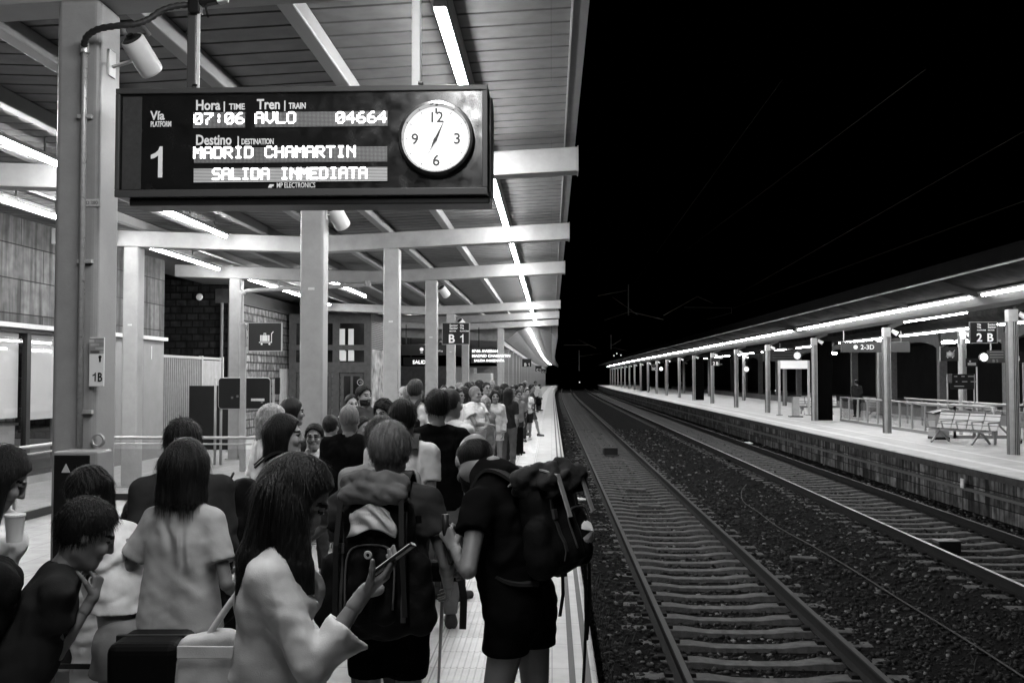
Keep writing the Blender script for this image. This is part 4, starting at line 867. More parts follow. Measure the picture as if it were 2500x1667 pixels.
# suitcase sign across, bed sign
a, b = PX(2295, 847, 33), PX(2339, 881, 33); t = thing('luggage_sign', 'dark suitcase sign on a post behind the nearest columns across the track', 'sign', (0, 33, 0)); MB().box(a.x, b.x, -.03, .03, b.z, a.z).build('panel', m_sign, t, bevel=.004)
MB().box(a.x - .015, a.x, -.034, .034, b.z - .01, a.z + .01).build('edge', m_lip, t); trolley_symbol(a.x + .2, b.z + .1, .3, -.031).build('pictogram', mat('dim_symbol', .3, .5), t); MB().tube([(b.x + .06, 0, RZ), (b.x + .06, 0, a.z + .1)], .06, 12).build('post', m_fc, t)
a, b = PX(2358, 875, 36), PX(2386, 895, 36); t = thing('waiting_sign', 'small dim pictogram sign left of the white clock', 'sign', (0, 36, 0)); MB().box(a.x, b.x, -.03, .03, b.z, a.z).build('panel', m_sign, t); MB().box(a.x + .05, b.x - .06, -.034, -.031, b.z + .05, b.z + .14).disc((a.x + .13, -.032, b.z + .19), .035, (0, 1, 0), .003, 12).build('pictogram', mat('dim_symbol', .3, .5), t); MB().tube([(b.x, .05, RZ), (b.x, .05, a.z)], .03, 8).build('post', m_fc, t)
# notice board on posts
a, b = PX(2312, 913, 31), PX(2378, 950, 31); t = thing('trolley_board', 'dark notice board with pale symbols on posts beyond the bench', 'notice board', (0, 31, 0))
MB().box(a.x + .1, b.x, -.02, .02, b.z, a.z).build('panel', m_sign, t, bevel=.01); MB().box(a.x, a.x + .14, -.04, -.021, a.z - .27, a.z + .01).build('side_plate', mat('grey_plate', .08, .5), t, bevel=.02)
k = MB()
for x_, z_, w_ in ((.2, .38, .1), (.42, .38, .1), (.62, .38, .18), (.25, .22, .05), (.44, .22, .16), (.7, .22, .16), (.2, .08, .3)): k.box(a.x + x_, a.x + x_ + w_, -.024, -.021, b.z + z_, b.z + z_ + .025)
k.build('symbols', mat('dim_symbol', .3, .5), t)
for x in (a.x + .02, b.x + .02): MB().tube([(x, .03, RZ), (x, .03, a.z)], .025, 8).build('post', m_inox, t)
# stair railing with glass, X braced
t = thing('stair_railing', 'long glass and steel railing round the stairs on the empty platform', 'railing')
def fp(px, Y): return PX(px, 1000, Y).x
ya, yb = 36.2, 31.2; xa, xb = fp(2010, ya), fp(2270, yb)
P0, P1 = Vector((12.3, 43.0, RZ)), Vector((12.3, 31.0, RZ))
P2 = Vector((14.0, 31.0, RZ))
MB().tube([P0 + Vector((0, 0, 1.0)), P1 + Vector((0, 0, 1.0)), P2 + Vector((0, 0, 1.0))], .035, 10).build('handrail', m_inox, t, smooth=True)
for i in range(11):
    p_ = P0.lerp(P1, i / 10); MB().box(p_.x - .03, p_.x + .03, p_.y - .03, p_.y + .03, RZ, RZ + 1).build('post', m_inox, t)
for i in range(4):
    p_ = P1.lerp(P2, i / 3); MB().box(p_.x - .03, p_.x + .03, p_.y - .03, p_.y + .03, RZ, RZ + 1).build('post', m_inox, t)
MB().box(12.29, 12.31, 31.05, 42.95, RZ + .12, RZ + .9).build('glass', m_glass, t); MB().box(12.25, 12.35, 31, 43, RZ, RZ + .1).box(12.35, 14, 30.95, 31.05, RZ, RZ + .1).build('base_rail', m_inox, t)
for s in (0, .55): MB().bar((12.55 + s, 31, RZ + .95), (13.35 + s, 31, RZ + .12), .05, .05).build('stair_stringer', m_inox, t)
t = thing('back_railing', 'second steel railing behind the stairs, running past the notice board', 'railing'); MB().tube([(14.3, 41, RZ + 1.0), (14.3, 29.5, RZ + 1.0), (16.2, 29.5, RZ + 1.0)], .035, 10).build('handrail', m_inox, t, smooth=True)
MB().tube([(14.3, 41, RZ + .8), (14.3, 29.5, RZ + .8), (16.2, 29.5, RZ + .8)], .02, 8).build('rail', m_inox, t, smooth=True)
for i in range(8): MB().box(14.27, 14.33, 29.5 + i * 1.6, 29.56 + i * 1.6, RZ, RZ + 1).build('post', m_inox, t)
# litter bin cabinet
t = thing('litter_bin', 'pale metal bin cabinet with a slanted dark lid beside the bench', 'bin', (fp(2290, 30.6) , 30.6, RZ))
MB().prism([(-.2, 0), (.22, 0), (.22, .86), (-.2, .76)], -.28, .28).build('body', mat('bin_steel', .4, .4, .2, var=.1), t, bevel=.02); MB().bar((-.26, 0, .775), (.3, 0, .905), .62, .035).build('lid', m_black, t, bevel=.01); MB().box(-.21, .23, -.29, .29, 0, .08).build('plinth', m_black, t)
# bench of four perforated seats
t = thing('bench', 'steel bench of four slatted seats facing the track on the empty platform', 'bench', (fp(2330, 28.6), 28.6, RZ), R(26))
ms = brick_mat('perforated_seat', .5, .56, .10, .3, .13, .012, ('X', 'Z'), rough=.4, bump=.4, offs=0, nvar=.1)
for i in range(4):
    y0 = -1.05 + i * .53
    MB().add([(0, y0, .43), (0, y0 + .5, .43), (.42, y0, .40), (.42, y0 + .5, .40), (.62, y0, .92), (.62, y0 + .5, .92), (0, y0, .41), (0, y0 + .5, .41), (.44, y0, .38), (.44, y0 + .5, .38), (.65, y0, .91), (.65, y0 + .5, .91)],
             [(0, 2, 3, 1), (2, 4, 5, 3), (6, 7, 9, 8), (8, 9, 11, 10), (0, 1, 7, 6), (4, 10, 11, 5), (0, 6, 8, 2), (2, 8, 10, 4), (1, 3, 9, 7), (3, 5, 11, 9)]).build('seat', ms, t, bevel=.008)
for y in (-1.08, -.53, 0, .53, 1.06): MB().bar((.05, y, .62), (.5, y, .62), .035, .03).bar((.05, y, .62), (.12, y, .42), .03, .03).build('armrest', m_inox, t)
MB().bar((.2, -1.1, .36), (.2, 1.1, .36), .07, .06).build('beam', m_inox, t)
for y in (-.7, .7): MB().bar((.2, y, .36), (-.15, y, .02), .05, .05).bar((.2, y, .36), (.55, y, .02), .05, .05).build('leg', m_inox, t)
t2 = dup(t, (13.2, 50, RZ), 1.57, 'small slatted bench farther off beside a back row column')
t3 = dup(t, (15.6, 47.5, RZ), 3.14, 'pale bench far behind the stair railing next to a standing figure')
# row of luggage trolleys behind the bench in a steel pen
t = thing('trolley_pen', 'bent steel tube pen around the luggage trolleys beside the bench', 'railing', (0, 0, RZ))
pts = smooth_path([(fp(2352, 29.6) + .25, 31.3, 1.02), (fp(2425, 28.3), 28.6, 1.02), (fp(2428, 28) + .05, 28.2, .95), (fp(2428, 28) + .07, 28.15, .75), (fp(2428, 28) + .07, 28.15, 0)], 5); MB().tube(pts, .04, 10).build('tube', m_inox, t, smooth=True)
tr0 = None
for i in range(6):
    x_, y_ = 13.45 + i * .33, 28.9 + .25 * (i % 2)
    if tr0 is None:
        tr0 = thing('luggage_trolley', 'luggage trolley nested in the row beyond the bench', 'trolley', (x_, y_, RZ), 0, 'nested luggage trolleys')
        MB().tube(smooth_path([(-.3, -.35, .12), (-.3, .3, .15), (-.3, .42, 1.0), (.3, .42, 1.0), (.3, .3, .15), (.3, -.35, .12)], 4), .018, 8).build('frame', m_inox, tr0, smooth=True)
        MB().box(-.28, .28, .36, .40, .45, .85).build('advert_panel', mat('trolley_panel', .45, .5, var=.5, vscale=9), tr0)
        for dx in (-.28, .28): MB().disc((dx, -.25, .08), .08, (1, 0, 0), .05, 14).build('wheel', m_black, tr0)
        MB().tube([(-.33, .44, 1.02), (.33, .44, 1.02)], .025, 8).build('handle', m_black, tr0)
    else: dup(tr0, (x_, y_, RZ))
# poster stand and box further on
t = thing('poster_stand', 'tall open frame stand with a lit white header across the track', 'stand', (PX(1900, 900, 49).x, 49, RZ)); zz = PX(1900, 880, 49).z - RZ
for x in (0, 1.42): MB().box(x, x + .1, 0, .1, 0, zz).build('post', m_fc, t)
MB().box(.1, 1.42, .02, .08, zz - .4, zz).build('header', mat('lit_header', .6, .5, emit=.35), t); MB().box(-.08, .18, -.08, .18, 0, .02).box(1.34, 1.6, -.08, .18, 0, .02).build('foot', m_black, t)
t = thing('ticket_box', 'slim pale box on a dark base beside the poster stand', 'box', (PX(1942, 950, 47).x, 47, RZ)); MB().box(-.15, .15, -.15, .15, .04, .95).build('body', m_fc, t, bevel=.02); MB().box(-.3, .3, -.2, .2, 0, .04).build('base', m_black, t); MB().box(-.22, .22, -.18, .18, .95, 1.0).build('top', m_black, t)
# arcade on the distant platform
ar = thing('distant_arcade', 'row of dim arched beams on posts on the farthest platform', 'arcade')
arc_ys = [34 + 8.5 * i for i in range(12)]
for Y in arc_ys: MB().box(22.7, 23.15, Y - .2, Y + .2, RZ, 4.2).build('post', mat('dim_post', .35, .6, var=.2), ar)
for a_, b_ in zip(arc_ys[:-1], arc_ys[1:]):
    k = MB(); n = 10; L = b_ - a_ - .4
    top = [(a_ + .2 + L * i / n, 3.55 + .55 * math.sin(math.pi * i / n) ** .6) for i in range(n + 1)]
    pr = top + [(b_ - .2, 4.5), (a_ + .2, 4.5)]
    k.prism(pr, 22.8, 23.05, 'X').build('arch', mat('dim_post', .35, .6, var=.2), ar)
MB().box(22.0, 30, 30, 130, 4.5, 4.7).build('roof', m_dark, ar)
tag(MB().box(30, 30.4, 25, 200, RZ, 5).build('distant_wall', mat('distant_dark_wall', .03, .9, var=.5, vscale=.6)), 'very dark wall behind the farthest platform', 'wall')
for i, (px, py, Y) in enumerate(((2250, 885, 110), (1893, 953, 90), (1705, 907, 150), (1572, 916, 180), (1415, 933, 300), (1516, 867, 400), (1506, 863, 420), (1499, 868, 430))):
    t = thing('distant_light', ['tiny far lamp between back row columns', 'tiny bright spot low beside a bench column', 'pair of tiny far lights seen between columns, right one', 'tiny far light by the row of slim columns', 'tiny signal light at the end of the tracks', 'tiny hillside light, right of three', 'tiny hillside light, upper of three', 'tiny hillside light, left of three'][i], 'light', PX(px, py, Y)); s = Y / 2431 * 1.6
    bm = bmesh.new(); bmesh.ops.create_uvsphere(bm, u_segments=10, v_segments=6, radius=s); me = bpy.data.meshes.new('bulb'); bm.to_mesh(me); bm.free(); me.materials.append(mat('distant_bulb', .8, .4, emit=.9)); o = bpy.data.objects.new('bulb', me); C.objects.link(o); o.parent = t
# ------------------------------------------------------------------ overhead line
m_wire = mat('copper_wire', .009, .8, spec=.05); m_mast = mat('mast_steel', .11, .7)
def wire(pts, label, r=.012): return tag(MB().tube(pts, r, 5).build('overhead_wire', m_wire), label, 'wire')
def ln(x0, y0, x1, y1, Ya, Yb): return [PX(x0 + (x1 - x0) * t_, y0 + (y1 - y0) * t_, 1 / ((1 - t_) / Ya + t_ / Yb)) for t_ in np.linspace(0, 1, 9)]
wire(ln(2260, 170, 1660, 622, 12, 60), 'thin contact wire rising from the mast to the upper right of the black sky', .007)
wire(ln(2520, 310, 1800, 720, 14, 50), 'thin wire crossing the black sky lower right', .006)
wire(ln(1910, 195, 1550, 690, 20, 75), 'faint wire climbing steeply above the far masts', .010)
wire(ln(2530, 480, 1690, 790, 20, 85), 'faint lowest wire just above the far canopy', .010)
def mast(px, py0, py1, Y, label, arms):
    a, b = PX(px, py0, Y), PX(px, py1, Y); t = thing('catenary_mast', label, 'mast', (a.x, Y, 0)); s = Y / 2431
    MB().box(-1.4 * s, 1.4 * s, -.1, .1, b.z, a.z).build('hanger', m_mast, t)
    for x0, y0, x1, y1 in arms: p_, q_ = PX(x0, y0, Y), PX(x1, y1, Y); MB().bar((p_.x - a.x, 0, p_.z), (q_.x - a.x, 0, q_.z), 1.1 * s, 1.1 * s).build('arm', m_mast, t)
    return t
m_mast_lit = m_mast
mast(1534, 695, 770, 62, 'closest overhead line mast with angled arms above the tracks', [(1460, 722, 1530, 709), (1495, 725, 1556, 768), (1475, 782, 1534, 762), (1620, 770, 1703, 724), (1670, 750, 1786, 752), (1786, 750, 1786, 766), (1725, 780, 1785, 764), (1534, 760, 1620, 780), (1703, 724, 1740, 740)])
mast(1492, 818, 852, 110, 'second overhead line mast, smaller and farther', [(1494, 843, 1516, 830), (1376, 842, 1440, 842), (1410, 828, 1455, 850), (1495, 848, 1530, 856)])
mast(1414, 855, 905, 150, 'farthest overhead line mast over the vanishing tracks', [(1414, 870, 1470, 862)])
# ================================================================== people: smooth bodies from blended distance fields
class Field:
    def __init__(s, lo, hi, h):
        s.lo = np.array(lo, np.float32); s.h = h; s.n = np.maximum(np.ceil((np.array(hi) - s.lo) / h).astype(int) + 1, 4)
        s.g = np.full(s.n, 9.0, np.float32)
    def sub(s, lo, hi):
        a = np.clip(np.floor((np.array(lo) - s.lo) / s.h).astype(int), 0, s.n); b = np.clip(np.ceil((np.array(hi) - s.lo) / s.h).astype(int) + 1, 0, s.n)
        if (b <= a).any(): return None, None
        ax = [s.lo[i] + s.h * np.arange(a[i], b[i], dtype=np.float32) for i in range(3)]
        return tuple(slice(a[i], b[i]) for i in range(3)), np.stack(np.meshgrid(*ax, indexing='ij'), -1)
    def put(s, fn, lo, hi, k=.03, op='add'):
        pad = k * 1.2 + 3 * s.h
        sl, P = s.sub(np.array(lo) - pad, np.array(hi) + pad)
        if sl is None: return s
        d = fn(P); a = s.g[sl]
        if op == 'sub': a = -a
        if k > 0:
            t = np.clip(.5 + .5 * (a - d) / k, 0, 1); r = a + (d - a) * t - k * t * (1 - t)
        else: r = np.minimum(a, d)
        s.g[sl] = -r if op == 'sub' else r
        return s
    def cone(s, a, b, ra, rb, k=.03, op='add', flat=None):
        a, b = np.array(a, np.float32), np.array(b, np.float32); m = max(ra, rb)
        return s.put(lambda P: d_cone(P, a, b, ra, rb, flat), np.minimum(a, b) - m, np.maximum(a, b) + m, k, op)
    def ball(s, c, r, k=.02, op='add', M=None):
        c = np.array(c, np.float32); r = np.array(r, np.float32) * np.ones(3, np.float32); m = float(r.max())
        def fn(P):
            q = P - c
            if M is not None: q = q @ M
            q = q / r; l = np.linalg.norm(q, axis=-1); return (l - 1) * float(r.min()) * np.clip(.6 + .4 * l, .6, 1.2)
        return s.put(fn, c - m, c + m, k, op)
    def cut(s, p, n, k=.004):
        """remove everything on the side the normal points to"""
        sl, P = s.sub(s.lo, s.lo + s.n * s.h); n = np.array(n, np.float32); n /= np.linalg.norm(n)
        d = (P - np.array(p, np.float32)) @ n; a = s.g; t = np.clip(.5 - .5 * (a - d) / k, 0, 1); s.g = a + (d - a) * t + k * t * (1 - t); return s
    def disp(s, fn, amp):
        sl, P = s.sub(s.lo, s.lo + s.n * s.h); m = np.abs(s.g) < .06
        q = P[m]; s.g[m] += amp * fn(q); return s
    def mesh(s):
        g = s.g; inn = g < 0; nx, ny, nz = g.shape
        acc = np.zeros((nx - 1, ny - 1, nz - 1, 3), np.float32); cnt = np.zeros((nx - 1, ny - 1, nz - 1), np.float32)
        sh = lambda o: (slice(o[0], nx - 1 + o[0]), slice(o[1], ny - 1 + o[1]), slice(o[2], nz - 1 + o[2]))
        any_in = np.zeros(cnt.shape, np.int8)
        for o in np.ndindex(2, 2, 2): any_in += inn[sh(o)]
        act = (any_in > 0) & (any_in < 8); idx = np.argwhere(act)
        if not len(idx): return np.zeros((0, 3)), np.zeros((0, 4), int)
        c = np.zeros((len(idx), 3), np.float32); w = np.zeros(len(idx), np.float32)
        for ax in range(3):
            oth = [i for i in range(3) if i != ax]
            for u in (0, 1):
                for v in (0, 1):
                    o0 = np.zeros(3, int); o0[oth[0]] = u; o0[oth[1]] = v; o1 = o0.copy(); o1[ax] = 1
                    A = g[tuple((idx + o0).T)]; B = g[tuple((idx + o1).T)]; m = (A < 0) != (B < 0)
                    t = np.where(m, A / np.where(m, A - B, 1), 0); p = np.tile(o0.astype(np.float32), (len(idx), 1)); p[:, ax] = t
                    c[m] += p[m]; w[m] += 1
        V = s.lo + s.h * (idx + c / w[:, None])
        ids = np.full(act.shape, -1, np.int32); ids[act] = np.arange(len(idx))
        Fs = []
        for ax in range(3):
            oth = [(ax + 1) % 3, (ax + 2) % 3]
            sl0 = [slice(None)] * 3; sl1 = [slice(None)] * 3; sl0[ax] = slice(0, -1); sl1[ax] = slice(1, None)
            A, B = inn[tuple(sl0)], inn[tuple(sl1)]; e = np.argwhere(A != B)
            ok = (e[:, oth[0]] > 0) & (e[:, oth[1]] > 0) & (e[:, oth[0]] < g.shape[oth[0]] - 1) & (e[:, oth[1]] < g.shape[oth[1]] - 1); e = e[ok]
            fl = A[tuple(e.T)]; q = []
            for du, dv in ((-1, -1), (0, -1), (0, 0), (-1, 0)):
                k = e.copy(); k[:, oth[0]] += du; k[:, oth[1]] += dv; q.append(ids[tuple(k.T)])
            q = np.stack(q, -1); q[~fl] = q[~fl][:, ::-1]; Fs.append(q[(q >= 0).all(1)])
        return V, np.concatenate(Fs)
def d_cone(P, a, b, ra, rb, flat=None):
    ba = b - a; L = float(ba @ ba) + 1e-9; pa = P - a; t = np.clip(pa @ ba / L, 0, 1); q = pa - t[..., None] * ba
    if flat is not None:
        w = np.array(flat[0], np.float32); f = flat[1]; c = q @ w; q = q + ((f - 1) * c)[..., None] * w
    return np.linalg.norm(q, axis=-1) - (ra + (rb - ra) * t)
def wave(seed, f=(1, 1, 1)):
    r = np.random.default_rng(seed); ks = [(r.normal(size=3) * np.array(f), r.uniform(0, 6.28)) for _ in range(7)]; ws = [(r.normal(size=3) * 5, r.uniform(0, 6.28)) for _ in range(2)]
    def fn(q):
        w = q + .05 * np.sin(q @ ws[0][0] + ws[0][1])[:, None]; o = 0
        for i, (k, p) in enumerate(ks):
            v = np.sin(w @ k + p); o = o + (v * np.abs(v) if i % 2 else .7 - 1.6 * np.abs(v) ** .8)
        return o / 3
    return fn
m_skins = {k: mat('skin_' + k, v, .5, var=.08, vscale=30, bump=.05, bscale=180, spec=.4) for k, v in (('fair', .27), ('tan', .16), ('dim', .10))}
m_hairs = {k: mat('hair_' + k, v, .5, var=.5, vscale=60, stretch=(1, 1, .10), bump=.45, bscale=160, spec=.18) for k, v in (('black', .007), ('brown', .028), ('grey', .16), ('blond', .30), ('light', .10))}
m_eye = mat('eye_dark', .012, .2); m_lip = mat('lips', .16, .5); m_shoe = mat('shoe_dark', .03, .5, var=.3); m_shoew = mat('shoe_white', .55, .6, var=.1)
def cloth(c):
    """woven cloth: fine weave, soft tone changes and crisp ridged creases"""
    nm = 'cloth_%04d' % int(c * 10000)
    if nm in MAT: return MAT[nm]
    m = mat(nm, c if c > .012 else c * .6, .95, var=.12, vscale=9, spec=.08 if c > .03 else .02); t = m.node_tree; b = t.nodes['Principled BSDF']; N, L = t.nodes.new, t.links.new
    tc = N('ShaderNodeTexCoord'); mp = N('ShaderNodeMapping'); mp.inputs['Rotation'].default_value = (.5, .35, .2); mp.inputs['Scale'].default_value = (1.2, 1.2, .7); L(tc.outputs['Object'], mp.inputs[0])
    n1 = N('ShaderNodeTexNoise'); n1.noise_type = 'RIDGED_MULTIFRACTAL'; n1.inputs['Scale'].default_value = 6; n1.inputs['Detail'].default_value = 4; n1.inputs['Distortion'].default_value = .8; L(mp.outputs[0], n1.inputs['Vector'])
    n2 = N('ShaderNodeTexNoise'); n2.inputs['Scale'].default_value = 260; L(tc.outputs['Object'], n2.inputs['Vector'])
    b1 = N('ShaderNodeBump'); b1.inputs['Strength'].default_value = .9; b1.inputs['Distance'].default_value = .045; L(n1.outputs['Fac'], b1.inputs['Height'])
    b2 = N('ShaderNodeBump'); b2.inputs['Strength'].default_value = .25; b2.inputs['Distance'].default_value = .003; L(n2.outputs['Fac'], b2.inputs['Height']); L(b1.outputs[0], b2.inputs['Normal']); L(b2.outputs[0], b.inputs['Normal'])
    return m
def add_strands(V, F, n, seed, crown, mode, L0, w=.0011, keep=None):
    """thin ribbons combed over a hair surface: outwards from the crown when short, downwards when long"""
    r = np.random.default_rng(seed); fv = V[F]; N_ = np.cross(fv[:, 2] - fv[:, 0], fv[:, 3] - fv[:, 1]); l = np.linalg.norm(N_, axis=1); ok = l > 1e-9
    c = fv.mean(1)[ok]; N_ = N_[ok] / l[ok][:, None]; p_ = l[ok] * (keep(c) if keep else 1); p_ = p_ / p_.sum(); i = r.choice(len(c), n, p=p_)
    p = c[i] + N_[i] * .0006; nn = N_[i].copy(); L = L0 * r.uniform(.4, 1.15, n); steps = 5; rows = []
    jit = r.normal(size=(n, 3)) * (.16 if mode == 'short' else .10)
    for k in range(steps + 1):
        d = (p - crown) if mode == 'short' else np.tile(np.array((0, 0, -1.), np.float32), (n, 1))
        d = d / (np.linalg.norm(d, axis=1)[:, None] + 1e-6) + jit; d = d - nn * (d * nn).sum(1)[:, None]; d /= np.linalg.norm(d, axis=1)[:, None] + 1e-6
        s = np.cross(d, nn); rows.append((p - s * w * (1 - k / (steps + .5)), p + s * w * (1 - k / (steps + .5))))
        p = p + d * (L / steps)[:, None] + nn * (.0004 + .0012 * r.random((n, 1)) * (k / steps)) + np.array((0, 0, -.0012 * k)); 
    W_ = np.stack([np.stack(q, 1) for q in rows], 1).reshape(-1, 3); base = len(V) + np.arange(n) * 2 * (steps + 1)
    fs = [np.stack([base + 2 * k, base + 2 * k + 1, base + 2 * k + 3, base + 2 * k + 2], 1) for k in range(steps)]
    return np.concatenate([V, W_]), np.concatenate([F] + fs)
def obj_vf(name, V, F, m, parent, mats=None, mi=None):
    me = bpy.data.meshes.new(name); n = len(F)
    me.vertices.add(len(V)); me.vertices.foreach_set('co', np.ascontiguousarray(V, np.float32).ravel())
    me.loops.add(n * 4); me.loops.foreach_set('vertex_index', np.ascontiguousarray(F, np.int32).ravel())
    me.polygons.add(n); me.polygons.foreach_set('loop_start', np.arange(0, n * 4, 4, dtype=np.int32)); me.polygons.foreach_set('use_smooth', np.ones(n, bool))
    me.update(calc_edges=True)
    for k in ([m] + (mats or [])): me.materials.append(k)
    if mi is not None: me.polygons.foreach_set('material_index', np.ascontiguousarray(mi, np.int32))
    o = bpy.data.objects.new(name, me); C.objects.link(o)
    if parent: o.parent = parent
    return o
def rotm(yaw, pitch, roll):
    """head turned left by yaw, nodding down by pitch, tipped right by roll; columns are head x, y, z axes"""
    M = Matrix.Rotation(R(yaw), 3, 'Z') @ Matrix.Rotation(R(-pitch), 3, 'X') @ Matrix.Rotation(R(roll), 3, 'Y')
    return np.array(M, np.float32)
def ik(s, w, l1, l2, pole):
    s, w, pole = Vector(s), Vector(w), Vector(pole); d = w - s; L = min(d.length, (l1 + l2) * .995); d.normalize(); w = s + d * L
    a = (l1 * l1 - l2 * l2 + L * L) / (2 * L); h = math.sqrt(max(l1 * l1 - a * a, 0)); p = pole - d * pole.dot(d)
    if p.length < 1e-4: p = d.orthogonal()
    return s + d * a + p.normalized() * h, w
def hand_field(f, w, d, n, side, curl, s, thumb=.5):
    """palm, four jointed fingers of unequal length and a thumb leaving the side of the palm; d runs along the fingers, n out of the palm"""
    w, d, n = Vector(w), Vector(d).normalized(), Vector(n); n = (n - d * n.dot(d)).normalized(); x = d.cross(n) * side   # x points to the thumb side
    for i, u in enumerate((.026, .009, -.009, -.025)):
        f.cone(w + x * u * .5 * s, w + (d * .083 + x * u) * s, .0135 * s, .011 * s, .014 * s)
        L = (.040, .045, .042, .033)[i] * s; p = w + (d * (.086 - .004 * (i in (0, 3))) + x * u * 1.06) * s; a = 0.; r = .0088 * s
        cu = curl[i] if isinstance(curl, (list, tuple)) else curl * (1 + .08 * i)
        for j, q in enumerate((1, .68, .52)):
            a += cu * (.8, 1.0, .7)[j]; v = (d * math.cos(a) + n * math.sin(a) + x * u * .25).normalized(); e = p + v * L * q; f.cone(p, e, r, r * .9, .004 * s); p = e; r *= .92
    p = w + (d * .022 + x * .024) * s; a = thumb
    for j, (l, r0) in enumerate(((.045, .0135), (.034, .0105), (.026, .0092))):
        v = (d * .72 + x * (.75 - .3 * j * a) + n * (.25 + .5 * a * (j + .4))).normalized(); e = p + v * l * s; f.cone(p, e, r0 * s, r0 * .88 * s, .006 * s); p = e
HAIRKEEP = {}
def person(label, px, py, Y, face=0, H=None, lean=0, head=(0, 0, 0), rh=None, lh=None, rp=(.35, -1, -.1), lp=(-.35, -1, -.1), top=(.3, .35, .53, 0.), low=('pants', .04, .06), hair=('short', 'black'), skin='tan',
           fem=False, lod=1, build=1.0, rcurl=.35, lcurl=.35, rn=None, ln=None, rd=None, ld=None, shoe=None, seed=0, group=None, feet=(0, 0), twist=0, hat=None, glasses=False, strap=None, fold=1.0, collar=False, hairfn=None, topfn=None, hoff=(0, 0, 0), foldf=(9, 9, 24), beard=False, extra_skin=None):
    """a standing figure whose head top sits at pixel (px, py) at track distance Y; face 0 looks along the track away from us, 90 to the tracks, 180 at us"""
    T = PX(px, py, Y)
    lr = R(lean); H = H or T.z / (1 - .40 * (1 - math.cos(lr)))
    root = thing('person', label, 'person', (T.x, T.y, 0), 0, group)
    r_body, r_head, r_hand = [(.011, .0058, .0042), (.015, .0085, .0075), (.021, .0125, .011)][lod - 1]
    k = H / 1.75; kb = k * build; sp = Vector((0, math.sin(lr), math.cos(lr))); fw = Vector((0, math.cos(lr), -math.sin(lr)))
    hip = Vector((0, 0, .525 * H)); chest = hip + sp * (.235 * H); nb = hip + sp * (.318 * H)
    shw = (.088 if fem else .103) * H * build ** .5
    tw = R(twist); tv = Vector((math.cos(tw), math.sin(tw), 0))
    shR = nb + tv * shw - sp * .036 * H; shL = nb - tv * shw - sp * .036 * H
    hw = .052 * H * (1.06 if fem else 1)
    HR = rotm(*head); hs = 1.05 * k ** .35; hz = Vector(HR[:, 2]); hy = Vector(HR[:, 1])
    neck = nb + sp * .03 * H * .8 + Vector((0, .012, .0)); hc = neck + sp * .02 * H + (hz * .085 + hy * .012) * hs + Vector(hoff)       # head centre
    top_pt = hc + hz * .125 * hs
    ang = -R(face); off = Matrix.Rotation(ang, 3, 'Z') @ Vector((top_pt.x, top_pt.y, 0))
    root.location = (T.x - off.x, T.y - off.y, 0); root.rotation_euler = (0, 0, ang)
    ua, fa = .172 * H, .150 * H
    tr_ = rh if rh is not None else (.16 * build, .05 + .25 * math.sin(lr), .50 * H - .0 if lean < 20 else .42 * H); tl_ = lh if lh is not None else (-.16 * build, .05 + .25 * math.sin(lr), .50 * H if lean < 20 else .42 * H)
    eR, wR = ik(shR, tr_, ua, fa, rp); eL, wL = ik(shL, tl_, ua, fa, lp)
    ank = [Vector((sg * hw * 1.1 + (.0), feet[0 if sg > 0 else 1], .05 * H)) for sg in (1, -1)]
    hipj = [Vector((sg * hw, 0, .505 * H)) for sg in (1, -1)]
    knee = [h_.lerp(a_, .52) + Vector((0, .02 + .10 * abs(f_), 0)) for h_, a_, f_ in zip(hipj, ank, feet)]
    sides = ((1, shR, eR, wR), (-1, shL, eL, wL))
    torso = [((-.06 * kb, 0, 0), (.06 * kb, 0, 0), .100 * kb, .100 * kb, hip)]
    def torso_into(f, g=0., fl=0., kk=.05):
        a = hip + sp * .02 * H
        for sg in (1, -1):
            o = tv * sg * .058 * kb
            f.cone(a + Vector((sg * .058 * kb, 0, 0)), hip + sp * .13 * H + o * .8, (.098 if fem else .096) * kb + g + fl, (.080 if fem else .094) * kb + g + fl * .6, kk)
            f.cone(hip + sp * .13 * H + o * .8, chest + o * 1.1, (.080 if fem else .094) * kb + g + fl * .6, .092 * kb + g, kk)
            f.cone(chest + o * 1.1, nb - sp * .03 * H + tv * sg * .07 * kb, .092 * kb + g, .058 * kb + g, kk)
            f.cone(nb - sp * .016 * H, (shR if sg > 0 else shL), .044 * k + g, .046 * kb + g * .8, kk * .7)
            if fem: f.ball(chest + tv * sg * .068 * k + fw * .075 * k - sp * .0 * k, .060 * k + g * .7, .04)
    def leg_into(f, i, g=0., upto=1.0, g2=None):
        g2 = g if g2 is None else g2
        f.cone(hipj[i], knee[i], (.084 if fem else .08) * kb + g, .053 * kb + (g + g2) / 2, .03)
        f.cone(knee[i], knee[i].lerp(ank[i], .35) + Vector((0, -.012, 0)), .052 * kb + (g + g2) / 2, .053 * kb + g2, .02)
        f.cone(knee[i].lerp(ank[i], .35) + Vector((0, -.012, 0)), ank[i], .053 * kb + g2, .036 * k + g2, .02)
    pts = [hip, nb, shR, shL, eR, eL, wR, wL, hc] + ank + knee
    lo = np.min([tuple(p) for p in pts], 0) - .2 * k; hi = np.max([tuple(p) for p in pts], 0) + .2 * k; lo[2] = max(lo[2], -.01); lo[2] = -.005
    # ---- body
    f = Field(lo, hi, r_body); torso_into(f)
    for i in (0, 1):
        leg_into(f, i); f.cone(ank[i] + Vector((0, -.02, -.03)), ank[i] + Vector((0, .13, -.045)), .036 * k, .026 * k, .03)
    for sg, sh_, e_, w_ in sides:
        f.cone(sh_, e_, .045 * kb, .035 * kb, .02); f.cone(e_, e_.lerp(w_, .3), .035 * kb, .036 * kb, .008); f.cone(e_.lerp(w_, .3), w_, .036 * kb, .0245 * kb, .008)
